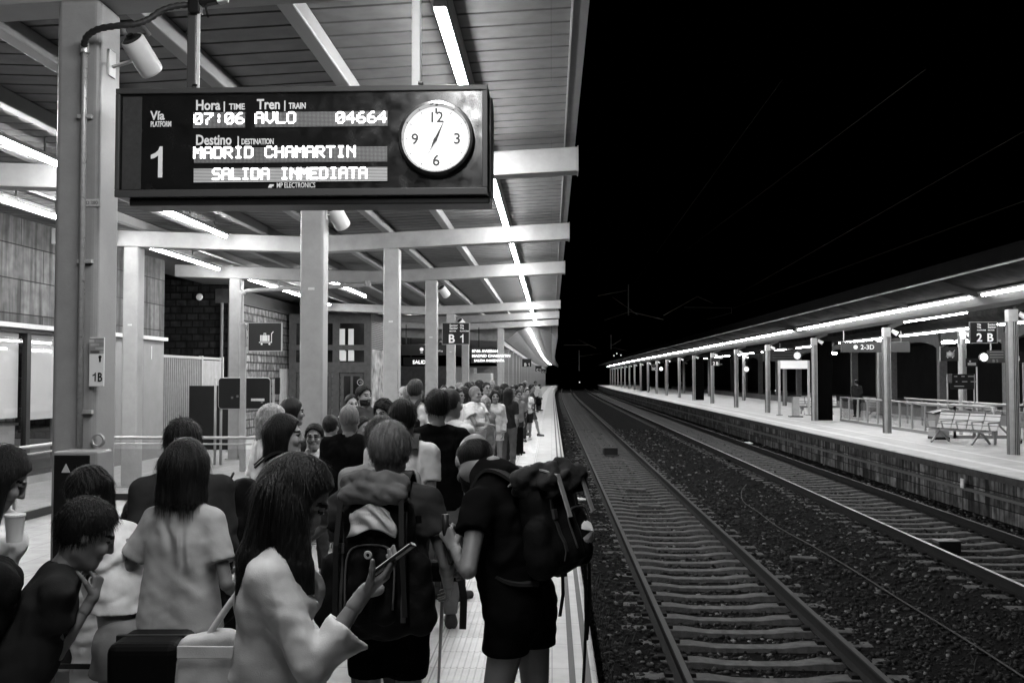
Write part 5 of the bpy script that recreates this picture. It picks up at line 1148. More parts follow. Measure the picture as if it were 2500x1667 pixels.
    f.cone(nb - sp * .01, neck + sp * .02 * H, .058 * k, .052 * k, .04)
    V, F = f.mesh(); VS, FS, MI = [V], [F], [np.zeros(len(F), int)]
    def join(V, F, mi=None):
        FS.append(F + sum(len(v) for v in VS)); VS.append(V); MI.append(np.zeros(len(F), int) if mi is None else mi)
    # ---- head
    hcv = np.array(hc, np.float32); LP = lambda x, y, z: hcv + HR @ (np.array((x, y, z), np.float32) * hs)
    f = Field(hcv - .19 * hs, hcv + .19 * hs, r_head)
    f.ball(LP(0, -.012, .028), np.array((.076, .097, .095)) * hs, .02, M=HR); f.ball(LP(0, .022, -.04), np.array((.060, .070, .080)) * hs, .04, M=HR)
    f.cone(LP(-.018, .066, -.098), LP(.018, .066, -.098), .020 * hs, .020 * hs, .03); f.cone(LP(.048, .0, -.07), LP(.022, .06, -.098), .02 * hs, .018 * hs, .03); f.cone(LP(-.048, .0, -.07), LP(-.022, .06, -.098), .02 * hs, .018 * hs, .03)
    for sg in (1, -1):
        f.ball(LP(sg * .034, .094, .002), .017 * hs, .014, 'sub'); f.ball(LP(sg * .045, .072, -.032), .022 * hs, .02)
        f.ball(LP(sg * .032, .079, .002), .0125 * hs, .004); f.ball(LP(sg * .077, -.006, -.004), np.array((.010, .020, .031)) * hs, .008, M=HR)
    f.cone(LP(-.036, .086, .02), LP(.036, .086, .02), .010 * hs, .010 * hs, .016); f.cone(LP(0, .093, .012), LP(0, .109, -.030), .0085 * hs, .0125 * hs, .012)
    f.ball(LP(.010, .098, -.034), .009 * hs, .008); f.ball(LP(-.010, .098, -.034), .009 * hs, .008)
    f.cone(LP(-.02, .086, -.062), LP(.02, .086, -.062), .0085 * hs, .0085 * hs, .008); f.cone(LP(-.015, .084, -.071), LP(.015, .084, -.071), .009 * hs, .009 * hs, .008)
    f.cone(LP(0, -.02, -.06), tuple(neck - sp * .01), .050 * k, .054 * k, .035)
    V, F = f.mesh(); cen = V[F].mean(1); q = ((cen - hcv) @ HR) / hs; mi = np.zeros(len(F), int)
    ax_ = np.abs(q[:, 0])
    mi[(((ax_ - .032) / .017) ** 2 + ((q[:, 2] - .001) / .0075) ** 2 < 1) & (q[:, 1] > .06)] = 1
    mi[(np.abs(ax_ - .034) < .021) & (np.abs(q[:, 2] - .026 + .25 * np.abs(ax_ - .03)) < .0058) & (q[:, 1] > .06)] = 2
    mi[((q[:, 0] / .023) ** 2 + ((q[:, 2] + .066) / .0095) ** 2 < 1) & (q[:, 1] > .07)] = 3
    if beard: mi[(q[:, 2] < -.048) & (q[:, 2] > -.125) & (q[:, 1] > .0) & ~((q[:, 0] / .02) ** 2 + ((q[:, 2] + .066) / .007) ** 2 < 1)] = 2
    join(V, F, mi)
    # ---- hands
    for sg, e_, w_, cu, n_, d_ in ((1, eR, wR, rcurl, rn, rd), (-1, eL, wL, lcurl, ln, ld)):
        d = Vector(d_) if d_ else (w_ - e_).normalized(); n = Vector(n_) if n_ else Vector((-sg, .15, -.1))
        f = Field(np.array(w_) - .17, np.array(w_) + .21, r_hand) if lod > 1 else Field(np.minimum(np.array(w_), np.array(w_ + d * .2)) - .085, np.maximum(np.array(w_), np.array(w_ + d * .2)) + .085, r_hand)
        f.cone(w_ - (w_ - e_).normalized() * .05, w_ + d * .012, .0265 * k, .023 * k, .01, flat=None); hand_field(f, w_, d, n, sg, cu, k * 1.02 * (.94 if fem else 1)); join(*f.mesh())
    body = obj_vf('body', np.concatenate(VS), np.concatenate(FS), m_skins[skin], root, [m_eye, m_hairs[hair[1]] if hair[1] != 'blond' else m_hairs['light'], m_lip], np.concatenate(MI))
    # ---- top:  (grey, sleeve length in arms 0..2, hem height in H, looseness)
    tc, slv, hem, loose = top
    f = Field(lo, hi, r_body); g = .014 * k + .3 * loose; torso_into(f, g, loose, .06)
    if hem < .42:
        f.cone(hip, Vector((0, 0, hem * H)), .15 * kb + loose, .18 * kb + loose * 2, .08)
    fs = Field(lo, hi, r_body); fs.g[:] = f.g
    for sg, sh_, e_, w_ in sides:
        if slv > 0:
            a = min(slv, 1.0); e1 = sh_.lerp(e_, a); dv = (e_ - sh_).normalized()
            ends = [(sh_, e1, .046 * kb + g, .041 * kb + g + loose * .8)]
            if slv > 1: ends.append((e_, e_.lerp(w_, slv - 1), .044 * kb + g, .034 * kb + g + loose * .6)); ec, dv = e_.lerp(w_, slv - 1), (w_ - e_).normalized()
            else: ec = e1
            for a_, b_, ra, rb in ends:
                A, B = np.array(a_, np.float32), np.array(b_, np.float32); ecn, dvn = np.array(ec, np.float32), np.array(dv, np.float32)
                fs.put(lambda P, A=A, B=B, ra=ra, rb=rb: np.maximum(d_cone(P, A, B, ra, rb), ((P - ecn) @ dvn) if (b_ is ends[-1][1]) else -9.), np.minimum(A, B) - .12, np.maximum(A, B) + .12, .022)
    f = fs
    if topfn: topfn(f, dict(hip=hip, nb=nb, shR=shR, shL=shL, eR=eR, eL=eL, wR=wR, wL=wL, H=H, k=k, hc=hc, chest=chest))
    nr = .060 * k if slv > 0 else .075 * k
    if hoff == (0, 0, 0): f.cone(tuple(nb + sp * (.0 if not collar else .03)) , tuple(neck + sp * .06), nr, nr * (1.0 if collar else 1.25), .01, 'sub')
    f.disp(wave(seed * 7 + 3, foldf), .0060 * fold * (1 + 10 * loose)); f.disp(wave(seed * 7 + 9, (24, 24, 50)), .0022 * fold)
    f.cut(Vector((0, 0, hem * H)), (0, 0, -1))
    V, F = f.mesh(); obj_vf('dress' if hem < .4 else 'shirt', V, F, cloth(tc), root)
    # ---- lower garment: (kind, grey, hem height in H)
    kind, lc, lh_ = low
    if kind:
        f = Field(lo, (hi[0], hi[1], .60 * H), r_body); gl = {'pants': .014, 'shorts': .026, 'skirt': .02, 'tight': .006}[kind] * k
        f.cone((-.058 * kb, 0, .53 * H), (.058 * kb, 0, .53 * H), .104 * kb + gl * .6, .104 * kb + gl * .6, .05)
        if kind == 'skirt': f.cone((0, 0, .5 * H), (0, 0, lh_ * H), .15 * kb, .19 * kb, .05)
        for i in (0, 1): leg_into(f, i, gl, g2=gl)
        f.disp(wave(seed * 5 + 1, (14, 14, 30)), .0048 * fold)
        f.cut((0, 0, lh_ * H), (0, 0, -1)); f.cut((0, 0, .585 * H), (0, 0, 1))
        V, F = f.mesh(); obj_vf({'pants': 'trousers', 'tight': 'leggings'}.get(kind, kind), V, F, cloth(lc), root)
    # ---- shoes
    f = Field((lo[0], lo[1], -.005), (hi[0], hi[1], .13 * H), min(r_body, .012))
    for a in ank:
        f.cone((a.x, a.y - .035, .045), (a.x * 1.15, a.y + .15, .032), .046 * k, .036 * k, .02); f.cone((a.x, a.y - .03, .05), (a.x, a.y - .02, .085), .045 * k, .043 * k, .02)
    f.cut((0, 0, .002), (0, 0, -1)); V, F = f.mesh()
    if shoe != 'none': obj_vf('shoes', V, F, shoe or m_shoe, root)
    # ---- hair
    st, hcx = hair[0], hair[1]
    if st != 'bald':
        ext = .42 if st in ('long', 'bob', 'mid') else .2
        f = Field(hcv - np.array((.19, .22, ext + .06)) * hs, hcv + np.array((.19, .2, .2)) * hs, r_head)
        puff = {'short': .010, 'crop': .005, 'curly': .024, 'rim': .004}.get(st, .013)
        f.ball(LP(0, -.013, .028), (np.array((.078, .100, .098)) + puff) * hs, .01, M=HR)
        if st == 'curly': f.cone(LP(-.07, -.03, -.02), LP(-.08, -.05, -.14), .055 * hs, .05 * hs, .04); f.cone(LP(.07, -.03, -.02), LP(.08, -.05, -.14), .055 * hs, .05 * hs, .04); f.ball(LP(0, -.06, -.03), np.array((.1, .08, .11)) * hs, .04, M=HR)
        n = LP(0, .80, -.60) - LP(0, 0, 0)
        hl = {'short': (.058, .06), 'crop': (.050, .06), 'curly': (.066, .05), 'bob': (.074, .05), 'long': (.07, .05), 'mid': (.07, .05), 'rim': (.02, 0), 'tail': (.052, .06), 'tail0': (.066, .05), 'bun': (.052, .06)}[st]
        f.cut(LP(0, hl[0], hl[1]), n, .01)
        if st in ('bob', 'long', 'mid'):
            dn = Vector((0, 0, -1)) if abs(head[1]) > 12 else Vector(-hz); D = {'bob': .105, 'mid': .22, 'long': .40}[st] * hs; hv = lambda x, y, z: Vector(LP(x, y, z).tolist())
            for sg in (1, -1):
                f.cone(hv(sg * .062, -.005, .03), hv(sg * .072, -.012, -.03) + dn * D * .72, .034 * hs, .032 * hs, .04, flat=((1, 0, 0), 1.1))
            for x_ in (-.045, 0, .045): f.cone(hv(x_, -.065, .02), hv(x_ * 1.25, -.085, -.03) + dn * D, .046 * hs, .040 * hs, .04)
            e = hv(0, -.05, -.03) + dn * D; f.cut(e, (0, 0, -1), .02)
            for x_ in (-.026, 0, .026): f.cone(LP(x_, .11, .05), LP(x_, .115, -.18), .030 * hs, .042 * hs, .02, 'sub')
        if st == 'tail': f.ball(LP(0, -.115, .03), .032 * hs, .02); f.cone(LP(0, -.13, .02), tuple(Vector(LP(0, -.13, .0).tolist()) + Vector((0, -.02, -.2))), .030, .016, .02)
        if st == 'bun': f.ball(LP(0, -.09, .10), .042 * hs, .015)
        if st == 'rim': f.cut(LP(0, 0, .05), LP(0, 0, 1) - LP(0, 0, 0), .01)
        if hairfn: hairfn(f, dict(hc=hc, hv=lambda x, y, z: Vector(LP(x, y, z).tolist()), hs=hs, nb=nb, shL=shL, shR=shR))
        cc = hcv
        def strands(q, s_=seed):
            l = (q - cc) @ HR; th = np.arctan2(l[:, 0], -l[:, 1] + .02); return np.sin(th * 34 + 9 * l[:, 2] + s_) * .6 + np.sin(th * 61 - 14 * l[:, 2] + 3 * np.sin(th * 5 + 20 * l[:, 2])) * .4
        if st == 'curly': f.disp(wave(seed + 5, (70, 70, 70)), .008)
        elif st not in ('crop', 'rim'): f.disp(strands, .0032 if st in ('short', 'bun', 'tail') else .0017); f.disp(wave(seed + 5, (30, 30, 14)), .0022)
        V, F = f.mesh()
        if lod == 1 and st not in ('rim',):
            lng = st in ('bob', 'long', 'mid', 'tail0')
            V, F = add_strands(V, F, {'crop': 2200, 'curly': 2600}.get(st, 3000 if lng else 3600), seed, LP(0, -.05, .125), 'long' if lng else 'short', (.010 if st == 'crop' else .036 if not lng else .075) * hs, keep=lambda c_: np.where(((c_ - hcv) @ HR)[:, 1] / hs > (.03 if lng else .075), .0, 1.0))
        obj_vf('hair', V, F, m_hairs[hcx], root)
    if glasses:
        g_ = MB()
        for sg in (1, -1):
            c_ = Vector(LP(sg * .033, .101, .002).tolist()); pr = [Vector(LP(sg * .033 + .024 * math.cos(t_), .101 - .006 * abs(math.cos(t_)), .001 + .018 * math.sin(t_)).tolist()) for t_ in np.linspace(0, 2 * math.pi, 15)]
            g_.tube(pr, .0028, 6, cap=False); g_.tube([Vector(LP(sg * .056, .09, .006).tolist()), Vector(LP(sg * .08, 0, .006).tolist())], .002, 5)
        g_.tube([Vector(LP(-.01, .107, .004).tolist()), Vector(LP(.01, .107, .004).tolist())], .0025, 5); g_.build('glasses', m_black, root)
    if hat is not None:
        f = Field(hcv - .2, hcv + .2, r_head); f.ball(LP(0, -.01, .035), np.array((.094, .115, .104)) * hs, .01, M=HR); f.cut(LP(0, 0, .045), LP(0, .15, -1) - LP(0, 0, 0), .006)
        f.cone(LP(-.04, .08, .055), LP(-.03, .15, .045), .03 * hs, .03 * hs, .01, flat=(tuple(HR[:, 2]), 4)); f.cone(LP(.04, .08, .055), LP(.03, .15, .045), .03 * hs, .03 * hs, .01, flat=(tuple(HR[:, 2]), 4)); V, F = f.mesh(); obj_vf('cap', V, F, cloth(hat), root)
    J = dict(root=root, hip=hip, nb=nb, shR=shR, shL=shL, eR=eR, eL=eL, wR=wR, wL=wL, H=H, k=k, hc=hc, chest=chest, sp=sp, fw=fw, neck=neck, ank=ank, knee=knee,
             world=lambda p: Matrix.Translation(root.location) @ (Matrix.Rotation(ang, 4, 'Z') @ Vector(p)), ang=ang)
    return J
# ------------------------------------------------------------------ things carried
def local_thing(J, name, label, cat, group=None):
    t = thing(name, label, cat, J['root'].location, J['ang'], group); return t
m_pack = mat('pack_nylon', .0045, .75, spec=.08, var=.35, vscale=9, bump=.15, bscale=70); m_pack2 = mat('pack_nylon_grey', .018, .7, spec=.1, var=.3, vscale=9, bump=.15, bscale=70)
m_web = mat('pale_webbing', .30, .7, var=.2, vscale=40); m_webd = mat('dark_webbing', .012, .7)
def strap_path(J, sg, out=.014):
    nb, ch, hip, sp, fw, k = J['nb'], J['chest'], J['hip'], J['sp'], J['fw'], J['k']; X = Vector((1, 0, 0)) * sg * .085 * k
    return smooth_path([nb + X - fw * .16 * k - sp * .02, nb + X * 1.05 - fw * .06 * k + sp * (.045 + out), nb + X * 1.1 + fw * .03 * k + sp * (.035 + out), ch + X * 1.25 + fw * (.135 + out) * k, ch + X * 1.5 + fw * (.10 + out) * k - sp * .12, hip + X * 1.9 - fw * .05 * k + sp * .16, hip + X * 1.3 - fw * .17 * k + sp * .12], 5)
def flat_strap(mb, pts, w, th=.006, side=(1, 0, 0)):
    for a, b in zip(pts[:-1], pts[1:]):
        d = (b - a).normalized(); u = d.cross(Vector(side))
        if u.length < .1: u = Vector((0, 0, 1))
        mb.bar(a - d * th * .4, b + d * th * .4, w, th, up=u)
    return mb
def pack(J, label, w, d, h, m, up=.0, h_res=.011, straps=True, lid=True):
    t = local_thing(J, 'backpack', label, 'backpack'); sp, fw, nb, k = J['sp'], J['fw'], J['nb'], J['k']; X = Vector((1, 0, 0))
    c = nb - sp * (h * .5 - .04 - up) - fw * (.115 * k + d * .5); P = lambda x, y, z: c + X * x - fw * y + sp * z
    lo = np.array(c) - max(h, w) * .75; hi = np.array(c) + max(h, w) * .75; f = Field(lo, hi, h_res)
    r = min(d * .46, w * .3)
    for sx in (-1, 0, 1): f.cone(P(sx * (w * .5 - r), 0, -h * .5 + r), P(sx * (w * .45 - r), -d * .02, h * .5 - r), r, r * .92, .05)
    for sx in (-1, 1): f.cone(P(sx * w * .5, d * .05, -h * .36), P(sx * w * .49, d * .04, -h * .02), d * .26, d * .20, .02)
    f.cone(P(-w * .16, d * .46, -h * .30), P(-w * .14, d * .42, h * .05), d * .17, d * .14, .015); f.cone(P(w * .16, d * .46, -h * .30), P(w * .14, d * .42, h * .05), d * .17, d * .14, .015)
    f.disp(wave(hash(label) % 97, (16, 16, 22)), .008); V, F = f.mesh(); obj_vf('bag_body', V, F, m, t)
    vx, vy, vz = (V - np.array(c)) @ np.array(X), -(V - np.array(c)) @ np.array(fw), (V - np.array(c)) @ np.array(sp)
    def on(x, z, o=.004):
        q = ((vx - x) ** 2 + (vz - z) ** 2 < .016 ** 2); y = vy[q].max() if q.any() else d * .5
        return P(x, y + o, z)
    if h > .35:
        MB().tube(smooth_path([on(-w * .27, -h * .26), on(-w * .27, h * .05), on(-w * .16, h * .14), on(w * .16, h * .14), on(w * .27, h * .05), on(w * .27, -h * .26)], 4), .0045, 6).build('zip', mat('zip_grey', .07, .4), t, smooth=True)
        for sx in (-1, 1):
            pts = [on(sx * w * .36, zz) for zz in np.linspace(-h * .36, h * .36, 9)]; flat_strap(MB(), pts, .022, .005).build('webbing', mat('webbing_grey', .035, .7), t)
            b_ = on(sx * w * .36, h * .12, .009); MB().bar(b_ - sp * .022, b_ + sp * .022, .034, .012, up=fw).build('buckle', mat('buckle_plastic', .05, .35), t, bevel=.003)
        MB().tube(smooth_path([on(-.03, h * .42), P(-.02, d * .3, h * .56), P(.02, d * .3, h * .56), on(.03, h * .42)], 4), .007, 6).build('haul_loop', m_webd, t, smooth=True)
    if lid:
        f = Field(lo, hi, h_res)
        for sx in (-1, 1): f.cone(P(sx * w * .28, -d * .15, h * .5), P(sx * w * .28, d * .2, h * .49), d * .30, d * .27, .08)
        f.cone(P(-w * .3, d * .1, h * .5), P(w * .3, d * .1, h * .5), d * .32, d * .32, .06); f.disp(wave(hash(label) % 89, (22, 22, 22)), .010); V, F = f.mesh(); obj_vf('lid', V, F, m_pack2 if m is m_pack else m_pack, t)
    if straps:
        for sg in (1, -1): flat_strap(MB(), strap_path(J, sg), .055, .014).build('shoulder_strap', m_webd, t)
    return t, P
def tote(J, hand, label, w, h, d, m, drop=.25):
    t = local_thing(J, 'bag', label, 'bag'); p = J[hand] + Vector((0, 0, -drop)); f = Field(np.array(p) - .4, np.array(p) + .4, .013)
    for sx in (-1, 1): f.cone(p + Vector((0, sx * (w * .5 - d * .5), -h + d * .5)), p + Vector((0, sx * (w * .42 - d * .5), -d * .3)), d * .5, d * .38, .05)
    f.disp(wave(hash(label) % 71, (18, 18, 18)), .010); V, F = f.mesh(); obj_vf('bag_body', V, F, m, t)
    MB().tube(smooth_path([p + Vector((0, -w * .25, -.02)), J[hand] + Vector((0, -.02, -.03)), J[hand] + Vector((0, .02, -.03)), p + Vector((0, w * .25, -.02))], 5), .008, 6).build('handle', m_webd, t, smooth=True)
    return t
def suitcase(x, Y, w, d, h, m, label, rz=0, handle=True):
    t = thing('suitcase', label, 'suitcase', (x, Y, 0), rz)
    MB().box(-w / 2, w / 2, -d / 2, d / 2, .05, h).build('shell', m, t, bevel=.04, seg=4)
    MB().box(-w / 2 - .003, w / 2 + .003, -.012, .012, .06, h + .003).build('zip_band', m_black, t, bevel=.004)
    for sx in (-1, 1):
        for sy in (-1, 1): MB().disc((sx * (w / 2 - .05), sy * (d / 2 - .04), .03), .03, (1, 0, 0), .025, 12).build('wheel', m_black, t)
    if handle: MB().tube([(-.09, d / 2 - .03, h), (-.09, d / 2 - .03, h + .32), (.09, d / 2 - .03, h + .32), (.09, d / 2 - .03, h)], .01, 8).build('handle', m_inox, t)
    return t
D = 2500 / 2352
def pp(label, dx, dy, Y, **kw): return person(label, dx * D, dy * D, Y, **kw)
# ------------------------------------------------------------------ the near crowd
# woman with the phone
def p1_top(f, J):
    e, w, s = J['eR'], J['wR'], J['shR']; m = e.lerp(w, .56); dv = (w - e).normalized()
    f.cone(s + Vector((.01, 0, 0)), e, .050, .050, .010); f.cone(e, m, .050, .052, .010); f.cone(e + dv * .06, m + dv * .05 + Vector((0, 0, -.05)), .045, .074, .015, flat=((1, 0, 0), 1.35))
    c = np.array(m + dv * .15, np.float32); mm = np.array(m + Vector((0, 0, 0)), np.float32); dn = np.array((dv + Vector((0, .25, .1))).normalized(), np.float32)
    f.put(lambda P: -((P - mm) @ dn), c - np.array((.08, .14, .22)), c + np.array((.12, .12, .1)), .004, 'sub')
    f.cone(m - dv * .01, m + dv * .1, .030, .036, .006, 'sub')
    f.cone(J['hip'] + Vector((0, -.02, .12)), Vector((0, -.20, .66)), .09, .16, .06)
    f.cone(J['nb'] + Vector((.05, -.05, .03)), J['hip'] + Vector((.08, -.10, .18)), .016, .022, .006)
    f.cone(J['nb'] + Vector((.08, -.02, .03)), J['hip'] + Vector((.11, -.05, .20)), .010, .016, .006)
def p1_hair(f, J):
    hv = J['hv']
    for x_, y_, L in ((.070, .012, .36), (.074, -.03, .40)):
        a = hv(x_, y_, -.01); m = a + Vector((.030, .02, -L * .5)); f.cone(a, m, .034, .030, .03); f.cone(m, a + Vector((.045, .055, -L)), .030, .012, .02)
    for x_ in (-.03, .02, .055): b = hv(x_, -.07, .0); f.cone(b, b + Vector((x_ * .3, -.055, -.20)), .050, .042, .03); f.cone(b + Vector((x_ * .3, -.055, -.20)), b + Vector((x_ * .5, -.095, -.40)), .042, .018, .03)
J1 = pp('woman with long dark hair and loose pale blouse looking down at her phone in profile', 722, 1066, 3.1, face=82, H=1.715, build=.88, head=(6, 26, 0), fem=True, rh=(.13, .28, 1.335), rp=(.25, -.45, -1), rcurl=(.5, .45, .5, .6), rn=(-.25, -.55, .75), rd=(0, .80, .58), lh=(-.15, .10, .95),
        top=(.56, .95, .36, .006), low=('pants', .04, .06), hair=('tail0', 'black'), skin='tan', lod=1, seed=11, fold=.9, foldf=(20, 20, 4), topfn=p1_top, hairfn=p1_hair)
t = local_thing(J1, 'phone', 'slim phone held in the hand of the woman in the pale blouse', 'phone'); d = Vector((0, .80, .58)).normalized(); n = Vector((-.25, -.55, .75)); n = (n - d * n.dot(d)).normalized(); x_ = d.cross(n)
c_ = J1['wR'] + d * .125 + n * .026
mb = MB(); mb.bar(c_ - d * .075, c_ + d * .075, .074, .009, up=n); mb.build('body', m_black, t, bevel=.004)
MB().bar(c_ - d * .07 + n * .0052, c_ + d * .07 + n * .0052, .068, .0008, up=n).build('screen', mat('phone_screen', .3, .2, emit=.6), t)
MB().bar(c_ + d * .0755, c_ + d * .0775, .074, .010, up=n).build('bright_edge', m_white, t)
# woman in the grey tee, back to us
def p2_top(f, J):
    for sgn in (-1, 1): f.cone(J['chest'] + Vector((sgn * .05, -.03, -.05)), Vector((sgn * .09, -.035, .84)), .085, .115, .05)
J2 = pp('woman seen from behind with a black bob and a loose crumpled light grey tee', 430, 1026, 4.4, face=8, build=.86, fem=True, top=(.36, .66, .53, .010), low=('shorts', .006, .36), hair=('bob', 'black'), rh=(.2, .16, .98), lh=(-.24, .2, 1.02), lod=1, seed=4, fold=.45, foldf=(22, 22, 30), skin='tan', topfn=p2_top)
t = thing('cloth_bag', 'pale cloth shoulder bag hanging behind the woman with the phone', 'bag', (PX(512 * D, 1500 * D, 3.22).x, 3.22, 0))
fb = Field((-.3, -.2, .5), (.3, .2, 1.3), .009)
def tote_box(Q):
    q = Q - np.array((.02, 0, .86), np.float32); q = q * np.array((1 + .25 * 0, 1, 1), np.float32); s_ = np.array((.135, .05, .27), np.float32)
    a_ = np.abs(q) - s_ - np.stack([.0 * q[..., 0], .03 * np.clip(-q[..., 2] * 4, -1, 1), .02 * q[..., 0] * 5], -1); return np.linalg.norm(np.maximum(a_, 0), axis=-1) + np.minimum(a_.max(-1), 0) - .018
fb.put(tote_box, (-.2, -.12, .5), (.24, .12, 1.2), .004); fb.disp(wave(19, (9, 9, 5)), .014); fb.disp(wave(20, (34, 34, 16)), .005); V, F = fb.mesh(); obj_vf('bag_body', V, F, cloth(.42), t)
MB().box(-.125, .165, -.072, -.066, 1.085, 1.125).build('hem', cloth(.6), t, bevel=.003)
MB().tube(smooth_path([(-.06, 0, 1.12), (.05, .0, 1.28), (.16, -.02, 1.36), (.24, -.05, 1.40)], 5), .012, 6).build('strap', cloth(.6), t, smooth=True)
# teenager with hand to the mouth
J3 = pp('teenager in a dark top bending his head, a hand at his mouth', 236, 1162, 3.75, face=62, head=(0, 26, 0), lean=20, top=(.022, .5, .5, .01), low=('shorts', .02, .32), hair=('short', 'black'), build=.84, rh=(.05, .27, 1.15), rp=(.3, -.9, -.7), rcurl=1.1, rd=(-.25, .25, .9), rn=(-.6, -.8, .1), skin='tan', lod=1, seed=6)
pack(J3, 'dark slack backpack on the teenager at the lower left', .30, .20, .40, m_pack2, up=-.14, straps=False)
# woman with a white tee behind him
J4 = pp('person in a white tee and grey skirt with bowed head behind the teenager', 188, 1090, 4.5, face=-66, head=(0, 20, 0), lean=24, fem=True, top=(.62, .42, .60, .008), low=('skirt', .20, .43), hair=('tail', 'black'), lh=(-.06, .20, 1.28), lp=(-.5, -.8, -.8), lcurl=.8, skin='tan', lod=1, seed=8, fold=1.4)
t, _ = pack(J4, 'small black shoulder bag hanging at the side of the person in the white tee', .16, .12, .30, m_pack, up=-.2, straps=False, lid=False); t.location = t.location + Vector((.24, .16, -.06))
# left edge
J5 = pp('woman in a white strapless top with long dark hair, cut by the left photo edge', 42, 1032, 4.2, face=92, head=(28, 30, 0), fem=True, top=(.70, 0, .50, .012), low=('skirt', .3, .4), hair=('mid', 'black'), rh=(.12, .26, 1.05), rp=(.5, -.5, -1), rcurl=.9, skin='tan', lod=1, seed=3)
t = thing('white_cup', 'white paper cup held up at the left photo edge', 'cup', PX(36, 1292, 4.0)); MB().tube([(0, 0, -.05), (0, 0, .05), (0, 0, .052)], [.030, .038, .039], 24).build('body', m_white, t, smooth=True, auto=True); MB().disc((0, 0, .058), .041, (0, 0, 1), .012, 24).build('lid', m_white, t, bevel=.003)
# behind the grey tee: man in a cap and dark jacket
J6 = pp('man with thick black hair and dark jacket behind the woman in the grey tee', 420, 974, 5.1, face=-22, top=(.03, 1.9, .5, .012), low=('pants', .03, .06), hair=('short', 'black'), lod=1, seed=9, build=1.08, collar=True)
J7 = pp('woman with a dark bob in profile wearing a black dress', 652, 962, 6.2, face=72, head=(-8, -2, 0), fem=True, top=(.007, .9, .36, .012), low=('tight', .02, .1), hair=('bob', 'black'), lod=1, seed=12, skin='fair')
pack(J7, 'black rucksack on the back of the woman with the dark bob', .34, .22, .50, m_pack, up=-.14, h_res=.012, lid=False)
J8 = pp('woman with tousled blond hair and a white blouse seen from behind', 626, 941, 8.6, face=40, fem=True, top=(.62, .9, .52, .02), low=('pants', .3, .06), hair=('curly', 'blond'), lod=2, seed=13, skin='fair')
pp('dark haired woman in profile at the edge of the second column', 672, 921, 9.6, face=60, fem=True, top=(.03, .5, .5, .01), hair=('mid', 'black'), lod=2, seed=14)
J10 = pp('small woman in dark glasses and white top facing us, hand on her chest', 722, 984, 9.8, face=176, fem=True, top=(.6, .4, .5, .01), low=('pants', .05, .06), hair=('short', 'black'), glasses=True, rh=(-.04, .16, 1.16), rp=(1, -.2, -.6), rd=(-.9, .1, .35), lod=1, seed=15, skin='fair')
flat = J10
J11 = pp('sturdy man with cropped hair in a black tee, his back to us', 803, 937, 8.9, face=6, top=(.008, .55, .5, .014), low=('shorts', .02, .30), hair=('crop', 'grey'), lod=1, seed=16, build=1.12, shoe=m_shoew, skin='tan')
J15 = pp('woman with curly black hair looking down among the crowd', 877, 925, 11.2, face=195, head=(-10, 14, 0), fem=True, top=(.04, .6, .5, .01), hair=('curly', 'black'), lod=1, seed=17, skin='fair')
J14 = pp('dark haired man in a white tee with black shoulder strap, back to us', 927, 925, 6.9, face=-4, head=(-6, 8, 0), top=(.62, .6, .5, .012), low=('pants', .03, .06), hair=('short', 'black'), lod=1, seed=18, build=1.02, skin='tan')
t = local_thing(J14, 'bag_strap', 'broad black bag strap over the shoulder of the man in the white tee', 'strap'); flat_strap(MB(), strap_path(J14, 1, .012), .06, .012).build('webbing', m_webd, t)
pp('person with light brown hair showing just behind the backpacker', 878, 966, 5.7, face=10, head=(10, 10, 0), top=(.25, .5, .5, 0), hair=('short', 'brown'), lod=1, seed=19)
# the young backpacker
J12 = pp('young backpacker with short light brown hair in black shorts, seen from behind', 899, 981, 4.65, face=2, head=(-4, 6, 0), top=(.03, .5, .5, .014), low=('shorts', .005, .345), hair=('short', 'light'), lod=1, seed=20, lh=(-.24, .10, 1.37), lp=(-.9, -.4, -.8), lcurl=1.5, ld=(.25, .1, 1), ln=(.6, .5, 0), rh=(.25, .2, .98), skin='tan', build=1.0)
t, P = pack(J12, 'tall dark trekking backpack with a pale bunched hood, worn by the young man', .38, .27, .64, m_pack, up=-.02, lid=False)
f = Field(np.array(P(0, 0, .3)) - .32, np.array(P(0, 0, .3)) + .32, .009)
for sx in (-1, 1): f.cone(P(sx * .10, .02, .335), P(sx * .04, .06, .36), .050, .045, .03)
f.cone(P(-.11, .10, .30), P(.11, .10, .31), .035, .040, .03); f.disp(wave(31, (26, 26, 40)), .008); f.disp(wave(32, (70, 70, 70)), .003); V, F = f.mesh(); obj_vf('bunched_hood', V, F, cloth(.085), t)
nu, nv = 26, 15; vs = []
for iv in range(nv):
    for iu in range(nu):
        u, v = -1 + 2 * iu / (nu - 1), iv / (nv - 1); xx = u * (.105 - .02 * v) + .01 * math.sin(5 * v); zz = .155 + .105 * v - .018 * u * u + .012 * math.sin(3.1 * u + 1)
        vs.append(P(xx, .125 + .020 * (1 - u * u) + .016 * abs(math.sin(5.2 * v + 2.1 * u + 1.2 * math.sin(2.5 * u))) + .006 * math.sin(9 * u + 7 * v) - .035 * v * v, zz))
for w_ in list(vs): vs.append(w_ + J12['fw'] * .05)
n_ = nu * nv; fs = [(iv * nu + iu, iv * nu + iu + 1, (iv + 1) * nu + iu + 1, (iv + 1) * nu + iu) for iv in range(nv - 1) for iu in range(nu - 1)]
edge = [iu for iu in range(nu)] + [iv * nu + nu - 1 for iv in range(1, nv)] + [(nv - 1) * nu + iu for iu in range(nu - 2, -1, -1)] + [iv * nu for iv in range(nv - 2, 0, -1)]
fs += [tuple(q + n_ for q in q4[::-1]) for q4 in fs] + [(edge[q], edge[q] + n_, edge[(q + 1) % len(edge)] + n_, edge[(q + 1) % len(edge)]) for q in range(len(edge))]
